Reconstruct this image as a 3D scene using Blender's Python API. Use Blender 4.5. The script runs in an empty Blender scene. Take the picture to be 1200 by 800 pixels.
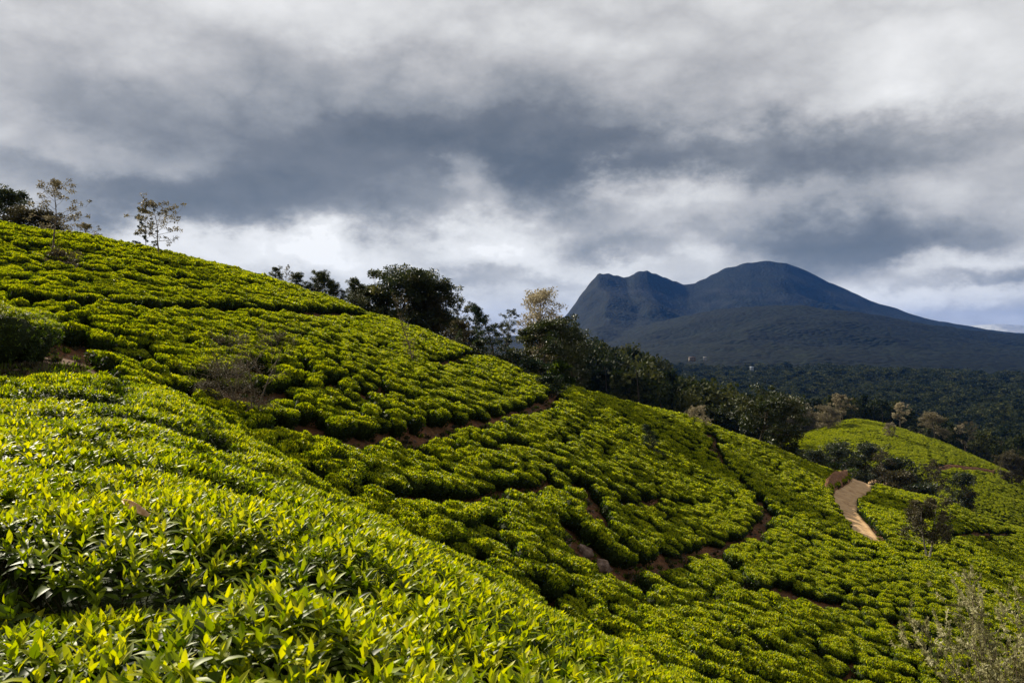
import bpy, math, random
import numpy as np
from mathutils import Matrix, Vector

R = math.radians
random.seed(7)
rng = np.random.default_rng(7)
S = bpy.context.scene
COL = S.collection

# ------------------------------------------------------------------ camera, light, exposure
F = 933.0                      # focal length in photograph pixels (28 mm on a 36 mm sensor, 1200 px wide)
HY, HX = 395.0, 600.0          # where the horizon and the optical axis fall in the photograph
cam = bpy.data.cameras.new('camera')
cam.lens = 28.0; cam.sensor_width = 36.0
cam.clip_start = 0.05; cam.clip_end = 60000
cam.dof.use_dof = True; cam.dof.focus_distance = 9.0; cam.dof.aperture_fstop = 11.0
camo = bpy.data.objects.new('camera', cam); COL.objects.link(camo)
camo.rotation_euler = (R(90 - 0.307), 0, 0)
S.camera = camo
S.view_settings.view_transform = 'Standard'
S.view_settings.look = 'None'
EXPO = 0.95
S.view_settings.exposure = EXPO
S.view_settings.gamma = 1.0
S.render.engine = 'CYCLES'
S.cycles.max_bounces = 6
S.cycles.diffuse_bounces = 3
S.cycles.transmission_bounces = 3
S.cycles.transparent_max_bounces = 4
S.cycles.volume_bounces = 0
S.cycles.use_denoising = True

SUN_EL, SUN_AZ = R(29), R(-40)      # azimuth from +Y (into the picture), minus = left
sun_dir = Vector((math.sin(SUN_AZ) * math.cos(SUN_EL), math.cos(SUN_AZ) * math.cos(SUN_EL), math.sin(SUN_EL)))
sl = bpy.data.lights.new('sun', 'SUN'); sl.energy = 5.0; sl.angle = R(3.0); sl.color = (1.0, 0.91, 0.72)
so = bpy.data.objects.new('sun', sl); COL.objects.link(so)
so.rotation_euler = sun_dir.to_track_quat('Z', 'Y').to_euler()


def build_world():
    w = bpy.data.worlds.new('World'); S.world = w; w.use_nodes = True
    nt = w.node_tree; nt.nodes.clear()
    N = nt.nodes.new; L = nt.links.new

    def sock(v, inp):
        if isinstance(v, (int, float)): inp.default_value = v
        else: L(v, inp)

    def M(op, a, b=None, c=None):
        n = N('ShaderNodeMath'); n.operation = op
        sock(a, n.inputs[0])
        if b is not None: sock(b, n.inputs[1])
        if c is not None: sock(c, n.inputs[2])
        return n.outputs[0]
    tc = N('ShaderNodeTexCoord')
    sep = N('ShaderNodeSeparateXYZ'); L(tc.outputs['Generated'], sep.inputs[0])
    x, y, z = sep.outputs
    h = M('SQRT', M('ADD', M('MULTIPLY', x, x), M('MULTIPLY', y, y)))
    az0 = M('ARCTAN2', x, y)
    el0 = M('ARCTAN2', z, h)
    # clouds seen from below: project on a plane high overhead
    den = M('ADD', M('MAXIMUM', z, 0.0), 0.16)
    cmb = N('ShaderNodeCombineXYZ'); L(M('DIVIDE', x, den), cmb.inputs[0]); L(M('DIVIDE', y, den), cmb.inputs[1])
    # billows hang below the base: a second, rounder coordinate
    cmb2 = N('ShaderNodeCombineXYZ'); L(x, cmb2.inputs[0]); L(y, cmb2.inputs[1]); L(M('MULTIPLY', z, 1.6), cmb2.inputs[2])

    def noise(scale, detail, rough, off, puff=False):
        mp = N('ShaderNodeVectorMath'); mp.operation = 'ADD'; L((cmb2 if puff else cmb).outputs[0], mp.inputs[0]); mp.inputs[1].default_value = off
        n = N('ShaderNodeTexNoise'); n.inputs['Scale'].default_value = scale
        n.inputs['Detail'].default_value = detail; n.inputs['Roughness'].default_value = rough
        L(mp.outputs[0], n.inputs['Vector'])
        return M('SUBTRACT', n.outputs[0], 0.5)
    w1 = noise(0.9, 3, 0.5, (3.1, 7.7, 0)); w2 = noise(1.1, 3, 0.5, (11.3, 2.2, 4.0))
    w3 = noise(6.5, 9, 0.62, (1.3, 5.2, 9.0), True); w4 = noise(7.0, 9, 0.62, (8.3, 3.2, 2.0), True)
    az = M('ADD', az0, M('ADD', M('MULTIPLY', w1, 0.20), M('MULTIPLY', w3, 0.26)))
    el = M('ADD', el0, M('ADD', M('MULTIPLY', w2, 0.055), M('MULTIPLY', w4, 0.13)))
    big = noise(0.8, 5, 0.55, (5.0, 1.0, 0)); fine = noise(6.0, 9, 0.66, (2.0, 9.0, 3.0), True)
    B = M('ADD', 0.775, M('ADD', M('MULTIPLY', big, 0.22), M('ADD', M('MULTIPLY', fine, 0.18), M('ADD', M('MULTIPLY', M('SUBTRACT', M('ABSOLUTE', noise(3.6, 9, 0.5, (4.0, 2.0, 7.0), True)), 0.09), 0.80), M('MULTIPLY', M('SUBTRACT', M('ABSOLUTE', noise(9.5, 8, 0.55, (6.0, 1.0, 3.0), True)), 0.09), 0.38)))))
    lobes = [  # px, py, half width, half height (photograph pixels), amount
        (390, 212, 240, 70, -.34), (250, 235, 170, 34, -.10), (640, 165, 200, 48, -.22), (900, 178, 260, 32, -.26), (470, 120, 260, 50, -.12),
        (1010, 270, 140, 42, -.34), (655, 212, 60, 30, -.14), (760, 286, 120, 20, -.16), (40, 105, 200, 60, -.17), (90, 215, 120, 35, -.14),
        (560, 325, 150, 14, -.10), (1190, 318, 60, 16, -.16), (1050, 180, 160, 30, -.08),
        (590, 288, 70, 38, .30), (560, 205, 42, 30, .20), (250, 288, 260, 24, .28), (1170, 70, 240, 120, .10), (770, 215, 80, 22, .16),
        (1120, 300, 70, 18, .22), (700, 312, 50, 14, .16), (820, 300, 30, 18, .10), (1090, 345, 140, 14, .16), (90, 165, 160, 30, .12),
        (430, 10, 300, 40, .10), (900, 30, 250, 60, .08), (500, 360, 220, 22, .10)]
    for px, py, sx, sy, a in lobes:
        ca = math.atan((px - HX) / F); ce = math.atan((HY - py) / F * math.cos(ca))
        k = math.cos(ca)
        da = M('MULTIPLY', M('SUBTRACT', az, ca), F / (sx * k)); de = M('MULTIPLY', M('SUBTRACT', el, ce), F / (sy * k))
        q = M('ADD', M('MULTIPLY', da, da), M('MULTIPLY', de, de))
        B = M('ADD', B, M('MULTIPLY', M('POWER', 2.718, M('MULTIPLY', M('POWER', q, 1.5), -1.0)), a))
    ramp = N('ShaderNodeValToRGB'); L(B, ramp.inputs[0])
    stops = [(0.08, (70, 77, 85)), (0.28, (91, 96, 101)), (0.42, (112, 115, 119)), (0.55, (146, 148, 150)), (0.70, (186, 185, 184)), (0.84, (220, 219, 217)), (0.98, (244, 243, 241)), (1.2, (254, 253, 251))]

    def lin(c): c /= 255.0; return c / 12.92 if c < 0.04045 else ((c + 0.055) / 1.055) ** 2.4
    el_ = ramp.color_ramp.elements
    while len(el_) < len(stops): el_.new(0.5)
    for e, (p, c) in zip(el_, stops): e.position = p; e.color = (*[lin(v) * 10.0 * 2 ** -EXPO for v in c], 1)
    sky = N('ShaderNodeTexSky'); sky.sky_type = 'NISHITA'; sky.sun_disc = False
    sky.sun_elevation = SUN_EL; sky.sun_rotation = SUN_AZ; sky.altitude = 1500
    mix = N('ShaderNodeMix'); mix.data_type = 'RGBA'; mix.inputs[0].default_value = 0.95   # cloud cover
    L(sky.outputs[0], mix.inputs[6]); L(ramp.outputs[0], mix.inputs[7])
    bg = N('ShaderNodeBackground'); bg.inputs['Strength'].default_value = 0.1
    L(mix.outputs[2], bg.inputs['Color'])
    out = N('ShaderNodeOutputWorld'); L(bg.outputs[0], out.inputs['Surface'])


build_world()

# ------------------------------------------------------------------ helpers: noise, meshes, materials


def _hash(ix, iy, seed):
    with np.errstate(over='ignore'):
        h = (ix.astype(np.int64) * 374761393 + iy.astype(np.int64) * 668265263 + seed * 982451653) & 0x7fffffff
        h = ((h ^ (h >> 13)) * 1274126177) & 0x7fffffff
        return ((h ^ (h >> 16)) & 0xffff) / 65535.0


def vnoise(x, y, seed=0):
    ix = np.floor(x); iy = np.floor(y); fx = x - ix; fy = y - iy
    fx = fx * fx * (3 - 2 * fx); fy = fy * fy * (3 - 2 * fy)
    a = _hash(ix, iy, seed); b = _hash(ix + 1, iy, seed); c = _hash(ix, iy + 1, seed); d = _hash(ix + 1, iy + 1, seed)
    return (a * (1 - fx) + b * fx) * (1 - fy) + (c * (1 - fx) + d * fx) * fy - 0.5


def fbm(x, y, oct=4, seed=0, gain=0.5):
    s = 0; a = 1.0
    for k in range(oct):
        s = s + a * vnoise(x, y, seed + k * 17); x = x * 2.03 + 5.1; y = y * 2.03 + 9.7; a *= gain
    return s


def ridged(x, y, oct=4, seed=0):
    s = 0; a = 1.0
    for k in range(oct):
        s = s + a * (1 - np.abs(vnoise(x, y, seed + k * 17)) * 4); x = x * 2.1 + 3.3; y = y * 2.1 + 7.9; a *= 0.5
    return s


def mesh_np(name, V, Fc, mats=(), attrs=None, midx=None, smooth=False):
    """V (n,3); Fc: one array or a list of arrays of equal-sided faces."""
    me = bpy.data.meshes.new(name)
    V = np.asarray(V, np.float32)
    Fs = Fc if isinstance(Fc, (list, tuple)) else [Fc]
    Fs = [np.asarray(f, np.int32) for f in Fs if len(f)]
    loops = np.concatenate([f.ravel() for f in Fs]) if Fs else np.zeros(0, np.int32)
    sizes = np.concatenate([np.full(len(f), f.shape[1], np.int32) for f in Fs]) if Fs else np.zeros(0, np.int32)
    me.vertices.add(len(V)); me.vertices.foreach_set('co', V.ravel())
    me.loops.add(len(loops)); me.loops.foreach_set('vertex_index', loops)
    me.polygons.add(len(sizes))
    st = np.zeros(len(sizes), np.int32); st[1:] = np.cumsum(sizes)[:-1]
    me.polygons.foreach_set('loop_start', st)
    if midx is not None: me.polygons.foreach_set('material_index', np.asarray(midx, np.int32))
    if smooth: me.polygons.foreach_set('use_smooth', np.ones(len(sizes), bool))
    for m in mats: me.materials.append(m)
    for k, a in (attrs or {}).items():
        a = np.asarray(a, np.float32)
        if a.ndim == 1:
            t = me.attributes.new(k, 'FLOAT', 'POINT'); t.data.foreach_set('value', a)
        else:
            t = me.attributes.new(k, 'FLOAT_VECTOR', 'POINT'); t.data.foreach_set('vector', a.ravel())
    me.update(calc_edges=True)
    return me


def obj(name, data, parent=None, label=None, cat=None, group=None, kind=None, loc=None, rot=None, scale=None):
    o = bpy.data.objects.new(name, data); COL.objects.link(o)
    if parent is not None: o.parent = parent
    if label: o['label'] = label
    if cat: o['category'] = cat
    if group: o['group'] = group
    if kind: o['kind'] = kind
    if loc is not None: o.location = loc
    if rot is not None: o.rotation_euler = rot
    if scale is not None: o.scale = scale if hasattr(scale, '__len__') else (scale,) * 3
    return o


class NT:
    """small helper for material node trees"""

    def __init__(self, name):
        self.m = bpy.data.materials.new(name); self.m.use_nodes = True
        self.t = self.m.node_tree; self.t.nodes.clear()
        self.out = self.t.nodes.new('ShaderNodeOutputMaterial')

    def n(self, typ, **kw):
        nd = self.t.nodes.new(typ)
        for k, v in kw.items(): setattr(nd, k, v)
        return nd

    def l(self, a, b): self.t.links.new(a, b)

    def noise(self, scale, detail=4, rough=0.55, coord='Object', vec=None):
        nd = self.n('ShaderNodeTexNoise'); nd.inputs['Scale'].default_value = scale
        nd.inputs['Detail'].default_value = detail; nd.inputs['Roughness'].default_value = rough
        if vec is None:
            vec = self.n('ShaderNodeTexCoord').outputs[coord]
        self.l(vec, nd.inputs['Vector']); return nd.outputs[0]

    def attr(self, name):
        a = self.n('ShaderNodeAttribute'); a.attribute_name = name; return a.outputs['Fac']

    def ramp(self, fac, stops):
        r = self.n('ShaderNodeValToRGB'); self.l(fac, r.inputs[0]); e = r.color_ramp.elements
        while len(e) < len(stops): e.new(0.5)
        for q, (p, c) in zip(e, stops): q.position = p; q.color = (*c, 1)
        return r.outputs[0]

    def math(self, op, a, b):
        m = self.n('ShaderNodeMath', operation=op)
        for i, v in enumerate((a, b)):
            if isinstance(v, (int, float)): m.inputs[i].default_value = v
            else: self.l(v, m.inputs[i])
        return m.outputs[0]

    def mix(self, fac, a, b):
        m = self.n('ShaderNodeMix', data_type='RGBA')
        for i, v in ((0, fac), (6, a), (7, b)):
            if isinstance(v, (int, float)): m.inputs[i].default_value = v
            elif isinstance(v, tuple): m.inputs[i].default_value = (*v, 1)
            else: self.l(v, m.inputs[i])
        return m.outputs[2]

    def bump(self, h, strength=0.5, dist=0.05):
        b = self.n('ShaderNodeBump'); b.inputs['Strength'].default_value = strength; b.inputs['Distance'].default_value = dist
        self.l(h, b.inputs['Height']); return b.outputs[0]

    def principled(self, col, rough=0.8, spec=0.3, normal=None):
        p = self.n('ShaderNodeBsdfPrincipled')
        if isinstance(col, tuple): p.inputs['Base Color'].default_value = (*col, 1)
        else: self.l(col, p.inputs['Base Color'])
        p.inputs['Roughness'].default_value = rough; p.inputs['Specular IOR Level'].default_value = spec
        if normal is not None: self.l(normal, p.inputs['Normal'])
        return p.outputs[0]

    def done(self, sh): self.l(sh, self.out.inputs['Surface']); return self.m


def leaf_material(name, stops, rough=0.45, spec=0.4, trans=0.35, obj_var=0.12):
    t = NT(name)
    tint = t.attr('tint')
    oi = t.n('ShaderNodeObjectInfo')
    f = t.math('ADD', tint, t.math('MULTIPLY', t.math('SUBTRACT', oi.outputs['Random'], 0.5), obj_var))
    c = t.ramp(f, stops)
    p = t.principled(c, rough, spec)
    tr = t.n('ShaderNodeBsdfTranslucent')
    br = t.n('ShaderNodeHueSaturation'); br.inputs['Value'].default_value = 1.25; br.inputs['Saturation'].default_value = 1.1
    t.l(c, br.inputs['Color']); t.l(br.outputs[0], tr.inputs['Color'])
    m = t.n('ShaderNodeMixShader'); m.inputs[0].default_value = trans
    t.l(p, m.inputs[1]); t.l(tr.outputs[0], m.inputs[2])
    return t.done(m.outputs[0])


MAT = {}
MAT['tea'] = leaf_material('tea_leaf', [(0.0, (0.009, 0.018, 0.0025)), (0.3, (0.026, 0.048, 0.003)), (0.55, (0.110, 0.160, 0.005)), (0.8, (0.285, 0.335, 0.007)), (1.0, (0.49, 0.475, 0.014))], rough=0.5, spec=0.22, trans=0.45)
MAT['dark_leaf'] = leaf_material('dark_tree_leaf', [(0.0, (0.012, 0.020, 0.006)), (0.45, (0.030, 0.041, 0.010)), (0.75, (0.085, 0.088, 0.022)), (1.0, (0.16, 0.145, 0.045))], rough=0.5, spec=0.3, trans=0.25)
MAT['brown_leaf'] = leaf_material('brown_green_leaf', [(0.0, (0.025, 0.022, 0.010)), (0.5, (0.06, 0.052, 0.022)), (1.0, (0.13, 0.105, 0.05))], rough=0.6, spec=0.2, trans=0.25)
MAT['pale_leaf'] = leaf_material('pale_silver_leaf', [(0.0, (0.10, 0.085, 0.045)), (0.5, (0.24, 0.20, 0.12)), (1.0, (0.46, 0.40, 0.27))], rough=0.6, spec=0.2, trans=0.25)
MAT['feather_leaf'] = leaf_material('feathery_pale_leaf', [(0.0, (0.06, 0.055, 0.020)), (0.5, (0.22, 0.21, 0.09)), (1.0, (0.52, 0.49, 0.30))], rough=0.6, spec=0.2, trans=0.35)
MAT['conifer_leaf'] = leaf_material('conifer_leaf', [(0.0, (0.010, 0.020, 0.008)), (0.5, (0.022, 0.040, 0.012)), (1.0, (0.06, 0.085, 0.022))], rough=0.6, spec=0.2, trans=0.15)
MAT['forest_leaf'] = leaf_material('forest_leaf', [(0.0, (0.008, 0.013, 0.004)), (0.5, (0.022, 0.031, 0.008)), (1.0, (0.065, 0.068, 0.020))], rough=0.75, spec=0.08, trans=0.2, obj_var=0.9)  # leaf colours kept dark: cloud shadow over the valley is put into them


def bark(name, a, b):
    t = NT(name)
    n = t.noise(6.0, 5, 0.6)
    return t.done(t.principled(t.ramp(n, [(0.35, a), (0.65, b)]), 0.9, 0.15, t.bump(n, 0.6, 0.03)))


MAT['bark'] = bark('dark_bark', (0.035, 0.026, 0.018), (0.10, 0.08, 0.06))
MAT['pale_bark'] = bark('pale_bark', (0.20, 0.17, 0.13), (0.48, 0.43, 0.36))
MAT['grey_bark'] = bark('grey_brown_bark', (0.09, 0.065, 0.045), (0.22, 0.17, 0.12))
MAT['twig'] = bark('tea_stem_bark', (0.03, 0.028, 0.014), (0.075, 0.06, 0.03))


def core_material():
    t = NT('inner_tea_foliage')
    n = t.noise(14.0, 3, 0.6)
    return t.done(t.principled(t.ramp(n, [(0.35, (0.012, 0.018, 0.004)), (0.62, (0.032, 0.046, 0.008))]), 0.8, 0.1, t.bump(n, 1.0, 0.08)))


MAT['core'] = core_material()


def soil_material():
    t = NT('red_soil_and_woodland')
    vec = t.n('ShaderNodeTexCoord').outputs['Object']
    n1 = t.noise(0.35, 5, 0.6, vec=vec); n2 = t.noise(5.0, 6, 0.65, vec=vec); n3 = t.noise(28.0, 4, 0.6, vec=vec)
    soil = t.ramp(n2, [(0.30, (0.055, 0.024, 0.010)), (0.5, (0.13, 0.054, 0.023)), (0.72, (0.27, 0.13, 0.060))])
    soil = t.mix(t.ramp(n1, [(0.40, (0, 0, 0)), (0.62, (0.6, 0.6, 0.6))]), soil, (0.045, 0.032, 0.012))
    wn = t.noise(0.05, 6, 0.6, vec=vec)
    wood = t.ramp(wn, [(0.3, (0.012, 0.019, 0.007)), (0.7, (0.030, 0.038, 0.014))])
    c = t.mix(t.attr('wood'), soil, wood)
    h = t.math('ADD', n2, t.math('MULTIPLY', n3, 0.4))
    return t.done(t.principled(c, 0.95, 0.1, t.bump(h, 0.8, 0.06)))


MAT['soil'] = soil_material()


def mountain_material():
    t = NT('forested_mountain')
    vec = t.n('ShaderNodeTexCoord').outputs['Object']
    vo = t.n('ShaderNodeTexVoronoi'); vo.inputs['Scale'].default_value = 0.065; t.l(vec, vo.inputs['Vector'])
    vo.inputs['Randomness'].default_value = 1.0
    n = t.noise(0.004, 7, 0.62, vec=vec); n2 = t.noise(0.03, 5, 0.6, vec=vec)
    c = t.ramp(n2, [(0.3, (0.002, 0.004, 0.003)), (0.6, (0.005, 0.008, 0.005)), (0.8, (0.009, 0.011, 0.006))])  # stops darkened and cut in red: cloud shadow and canopy self-shade painted in
    g = t.ramp(n, [(0.45, (0.75, 0.8, 0.75)), (0.62, (1.35, 1.25, 1.1))])
    m = t.n('ShaderNodeMix', data_type='RGBA', blend_type='MULTIPLY'); m.inputs[0].default_value = 1.0
    t.l(c, m.inputs[6]); t.l(g, m.inputs[7])
    cell = t.ramp(vo.outputs['Color'], [(0.0, (0.4, 0.4, 0.4)), (1.0, (1.6, 1.6, 1.5))])
    m2 = t.n('ShaderNodeMix', data_type='RGBA', blend_type='MULTIPLY'); m2.inputs[0].default_value = 1.0
    t.l(m.outputs[2], m2.inputs[6]); t.l(cell, m2.inputs[7])
    rock = t.noise(0.02, 6, 0.65, vec=vec)
    rc = t.ramp(rock, [(0.3, (0.012, 0.015, 0.018)), (0.7, (0.035, 0.038, 0.042))])  # rock tones lowered and blued to match that painted shadow
    c3 = t.mix(t.attr('rock'), m2.outputs[2], rc)
    hgt = t.math('MULTIPLY', vo.outputs['Distance'], -1.0)
    return t.done(t.principled(c3, 0.95, 0.05, t.bump(hgt, 0.7, 9.0)))


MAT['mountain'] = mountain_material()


def road_material():
    t = NT('sandy_track')
    n = t.noise(1.2, 6, 0.65); n2 = t.noise(9.0, 5, 0.6)
    c = t.ramp(n, [(0.3, (0.30, 0.17, 0.08)), (0.5, (0.50, 0.32, 0.16)), (0.75, (0.62, 0.44, 0.25))])
    return t.done(t.principled(c, 0.95, 0.1, t.bump(n2, 0.6, 0.05)))


MAT['road'] = road_material()


def bank_material(name, a, b, c, sc=2.0):
    t = NT(name)
    n = t.noise(sc, 7, 0.68)
    return t.done(t.principled(t.ramp(n, [(0.3, a), (0.5, b), (0.72, c)]), 0.95, 0.12, t.bump(n, 0.9, 0.12)))


MAT['bank'] = bank_material('raw_earth_bank', (0.08, 0.036, 0.018), (0.20, 0.095, 0.045), (0.36, 0.20, 0.11))
MAT['pale_rock'] = bank_material('pale_cliff_rock', (0.20, 0.21, 0.20), (0.30, 0.30, 0.28), (0.38, 0.37, 0.34), 0.01)
MAT['rock'] = bank_material('brown_boulder', (0.06, 0.038, 0.028), (0.16, 0.105, 0.075), (0.34, 0.25, 0.19), 4.0)

# ------------------------------------------------------------------ the lie of the land
# Each column: photograph column, then (row, metres away) of the canopy surface there; the land is interpolated
# between these survey points as tan(elevation) over (azimuth, log distance).
SURVEY = {
    -150: [(950, 1.5), (640, 3.2), (490, 9), (425, 17), (395, 24), (340, 38), (225, 72), (240, 100), (300, 150)],
    0: [(800, 1.95), (700, 2.6), (600, 3.7), (530, 6), (483, 9.5), (448, 14), (420, 19), (398, 25), (365, 36), (310, 52), (262, 76), (272, 100), (320, 150), (380, 260)],
    100: [(800, 1.95), (700, 2.55), (600, 3.8), (530, 6.3), (470, 11), (432, 18), (415, 23), (405, 31), (370, 39), (322, 55), (277, 79), (290, 105), (335, 150)],
    200: [(800, 2.0), (700, 2.65), (620, 3.7), (545, 7), (505, 11), (470, 19), (494, 25), (440, 34), (402, 40), (371, 45), (335, 61), (297, 84), (312, 110), (355, 160), (400, 260)],
    300: [(800, 2.1), (720, 2.7), (650, 3.7), (602, 5.7), (563, 9.8), (537, 17), (574, 23), (500, 31), (452, 37), (402, 46), (374, 54), (345, 69), (321, 89), (335, 115), (375, 170)],
    400: [(800, 2.25), (720, 3.0), (662, 4.4), (624, 7.2), (600, 14), (640, 20), (545, 29), (512, 33), (452, 43), (403, 57), (379, 71), (353, 94), (368, 120), (400, 180), (420, 260)],
    500: [(800, 2.6), (722, 4.0), (684, 6.2), (660, 10), (652, 13.5), (690, 19), (600, 27.5), (562, 33), (512, 42), (452, 55), (415, 73), (388, 99), (402, 125), (410, 200), (420, 300)],
    600: [(800, 3.3), (752, 5.2), (720, 9), (708, 13), (742, 18.5), (652, 26), (592, 35), (542, 44), (497, 56), (463, 71), (428, 106), (444, 132), (455, 200), (440, 320)],
    700: [(800, 6), (775, 9.5), (768, 13), (780, 19.5), (692, 29), (642, 36), (582, 46), (542, 59), (502, 76), (460, 113), (478, 140), (485, 200), (440, 330)],
    800: [(825, 10), (806, 14), (793, 20), (742, 28), (692, 37), (662, 43), (622, 53), (562, 73), (522, 93), (485, 119), (500, 145), (510, 210), (470, 400)],
    900: [(850, 14), (803, 27), (742, 35), (692, 45), (642, 58), (582, 81), (545, 105), (521, 127), (537, 155), (550, 195), (535, 240), (517, 290), (512, 380)],
    1000: [(880, 16), (803, 33), (742, 42), (692, 52), (642, 68), (602, 90), (574, 114), (556, 131), (590, 155), (575, 190), (547, 215), (517, 250), (491, 292), (503, 340), (515, 420)],
    1100: [(900, 18), (803, 37), (742, 46), (692, 58), (642, 79), (606, 108), (585, 138), (625, 165), (600, 192), (552, 226), (516, 280), (528, 330), (525, 420)],
    1200: [(905, 22), (803, 41), (742, 52), (702, 65), (668, 92), (640, 122), (620, 148), (662, 172), (628, 195), (592, 217), (563, 252), (565, 320), (545, 420)],
    1380: [(920, 28), (820, 50), (745, 80), (690, 150), (715, 180), (690, 215), (640, 260), (600, 340), (560, 440)],
}
KA = 3.0


def RY(Y):
    """the first survey put the middle distance too far off: true distance for a surveyed one"""
    return float(np.interp(abs(Y), [0, 14, 150, 300, 1e6], [0, 14, 116, 300, 1e6]))




def _survey():
    P, Z = [], []
    for px, lst in SURVEY.items():
        a = math.atan((px - HX) / F)
        for py, Y in lst:
            Y = RY(Y); r = Y / math.cos(a)
            P.append((a * KA, math.log(r))); Z.append((HY - py) / F * Y / r)
    return np.array(P), np.array(Z)


_P, _Z = _survey()


def _tpsk(d2): return np.where(d2 > 1e-12, d2 * np.log(np.maximum(d2, 1e-12)), 0.0)


def _fit():
    n = len(_P)
    K = _tpsk(((_P[:, None] - _P[None]) ** 2).sum(-1)) + np.eye(n) * 1e-4
    A = np.zeros((n + 3, n + 3)); A[:n, :n] = K; A[:n, n] = 1; A[:n, n + 1:] = _P; A[n, :n] = 1; A[n + 1:, :n] = _P.T
    return np.linalg.solve(A, np.concatenate([_Z, [0, 0, 0]]))


_W = _fit()


def _tps(a, lr):
    sh = a.shape; q = np.stack([a.ravel() * KA, lr.ravel()], 1); out = np.empty(len(q))
    for i in range(0, len(q), 40000):
        c = q[i:i + 40000]
        d2 = ((c[:, None] - _P[None]) ** 2).sum(-1)
        out[i:i + 40000] = _tpsk(d2) @ _W[:-3] + _W[-3] + c @ _W[-2:]
    return out.reshape(sh)


def sstep(a, b, x):
    t = np.clip((x - a) / (b - a), 0, 1); return t * t * (3 - 2 * t)


CREST = np.array([(560, 396), (640, 392), (660, 374), (667, 366), (680, 346), (691, 331), (701, 319.5), (712, 320), (722, 322), (735, 324), (742, 319), (750, 316.5), (758, 317.5),
                  (770, 322), (785, 327), (805, 333), (815, 331), (832, 324), (850, 316), (866, 311), (880, 307), (905, 305.5), (922, 307), (930, 311), (942, 317), (952, 322),
                  (966, 330), (990, 339), (1020, 352), (1060, 365), (1080, 371), (1100, 376), (1140, 383), (1190, 390), (1260, 394), (1400, 397)], float)
FOOT = np.array([(600, 410), (680, 405), (720, 392), (770, 377), (845, 362), (900, 357), (935, 357), (1013, 367), (1088, 379), (1150, 388), (1260, 398), (1400, 402)], float)


def _mount(px, Y):
    """height of the mountain and its forested foothill"""
    x0 = (px - HX) / F * Y
    wq = fbm(x0 / 500.0, Y / 500.0, 4, 41)
    px = px + 70 * wq * np.clip(np.abs(4600 - Y) / 1800, 0, 1) * np.clip(np.abs(2900 - Y) / 900, 0.1, 1)
    cy = np.interp(px, CREST[:, 0], CREST[:, 1]); D = 4600 + 500 * np.sin((px - 700) / 130.0)
    zc = (HY - cy) / F * D
    fy = np.interp(px, FOOT[:, 0], FOOT[:, 1]); Df = 2900 + 250 * np.sin((px - 600) / 90.0)
    zf = (HY - fy) / F * Df
    zb = -78.0

    def prof(zt, D0, r0, p):
        t = np.clip((Y - r0) / (D0 - r0), 0, 1.0)
        front = zb + (zt - zb) * t ** p
        back = zb + (zt - zb) * np.clip(1 - (Y - D0) / (0.55 * D0), 0, 1) ** 1.3
        return np.where(Y < D0, front, back)
    x = (px - HX) / F * Y
    m = prof(zc, D, 2000.0, 1.7)
    f = prof(zf, Df, 1350.0, 1.15)
    rg = ridged(x / 620.0, Y / 900.0, 5, 31) - 0.9
    m = m + rg * 42 * np.clip((m - zb) / 250, 0, 1) * np.clip(np.abs(D - Y) / 900, 0.0, 1)
    f = f + (ridged(x / 420.0, Y / 520.0, 5, 77) - 0.9) * 20 * np.clip((f - zb) / 90, 0, 1) * np.clip(np.abs(Df - Y) / 600, 0.05, 1)
    return np.maximum(m, f)


def land(x, y):
    """canopy-top height of the land at (x, y)"""
    x = np.asarray(x, float); y = np.asarray(y, float)
    r = np.maximum(np.hypot(x, y), 1e-6); a = np.arctan2(x, y)
    rc = np.maximum(r, 1.7)
    ac = np.clip(a, -0.75, 0.78)
    z1 = _tps(ac, np.log(np.minimum(rc, 520.0))) * np.minimum(rc, 520.0)
    z1 = np.where(r < 1.7, -0.93 + (z1 + 0.93) * (r / 1.7), z1)
    zg = -0.95 - 55 * np.tanh((0.36 * x + 0.05 * y) / 55.0)          # the same slope carried on round and behind
    k = sstep(0.62, 1.15, np.abs(a))
    z = z1 * (1 - k) + zg * k
    zv = -74 + 16 * fbm(x / 300.0, y / 300.0, 4, 5)
    z = z + (zv - z) * sstep(360, 640, r)
    px = HX + F * np.tan(np.clip(a, -1.2, 1.2)); Y = r * np.cos(np.clip(a, -1.2, 1.2))
    zm = _mount(px, Y)
    z = np.where(r > 1300, np.maximum(z * 0 + zv * 1.0, zm + 6 * fbm(x / 90, y / 90, 3, 9)), z)
    return z + 0.10 * fbm(x / 4.0, y / 4.0, 3, 3) * sstep(3, 12, r)


TEA_H = 0.78


def soil_z(x, y): return land(x, y) - TEA_H


def shoot(px, py, ymin=0.5, ymax=900.0, f=soil_z):
    """the point of the land seen at a photograph pixel, searching outward from ymin"""
    ymin = RY(ymin)
    Y = np.exp(np.linspace(math.log(ymin), math.log(ymax), 900))
    x = (px - HX) / F * Y; zr = (HY - py) / F * Y
    d = f(x, Y) - zr
    i = np.argmax(d >= 0)
    if d[i] < 0: i = int(np.argmax(d))
    if i > 0 and d[i] >= 0 > d[i - 1]:
        t = -d[i - 1] / (d[i] - d[i - 1]); yy = Y[i - 1] + (Y[i] - Y[i - 1]) * t
    else: yy = Y[i]
    xx = (px - HX) / F * yy
    return np.array([xx, yy, float(f(np.array([xx]), np.array([yy]))[0])])


def ground_at(x, y): return float(soil_z(np.array([x]), np.array([y]))[0])


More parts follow.
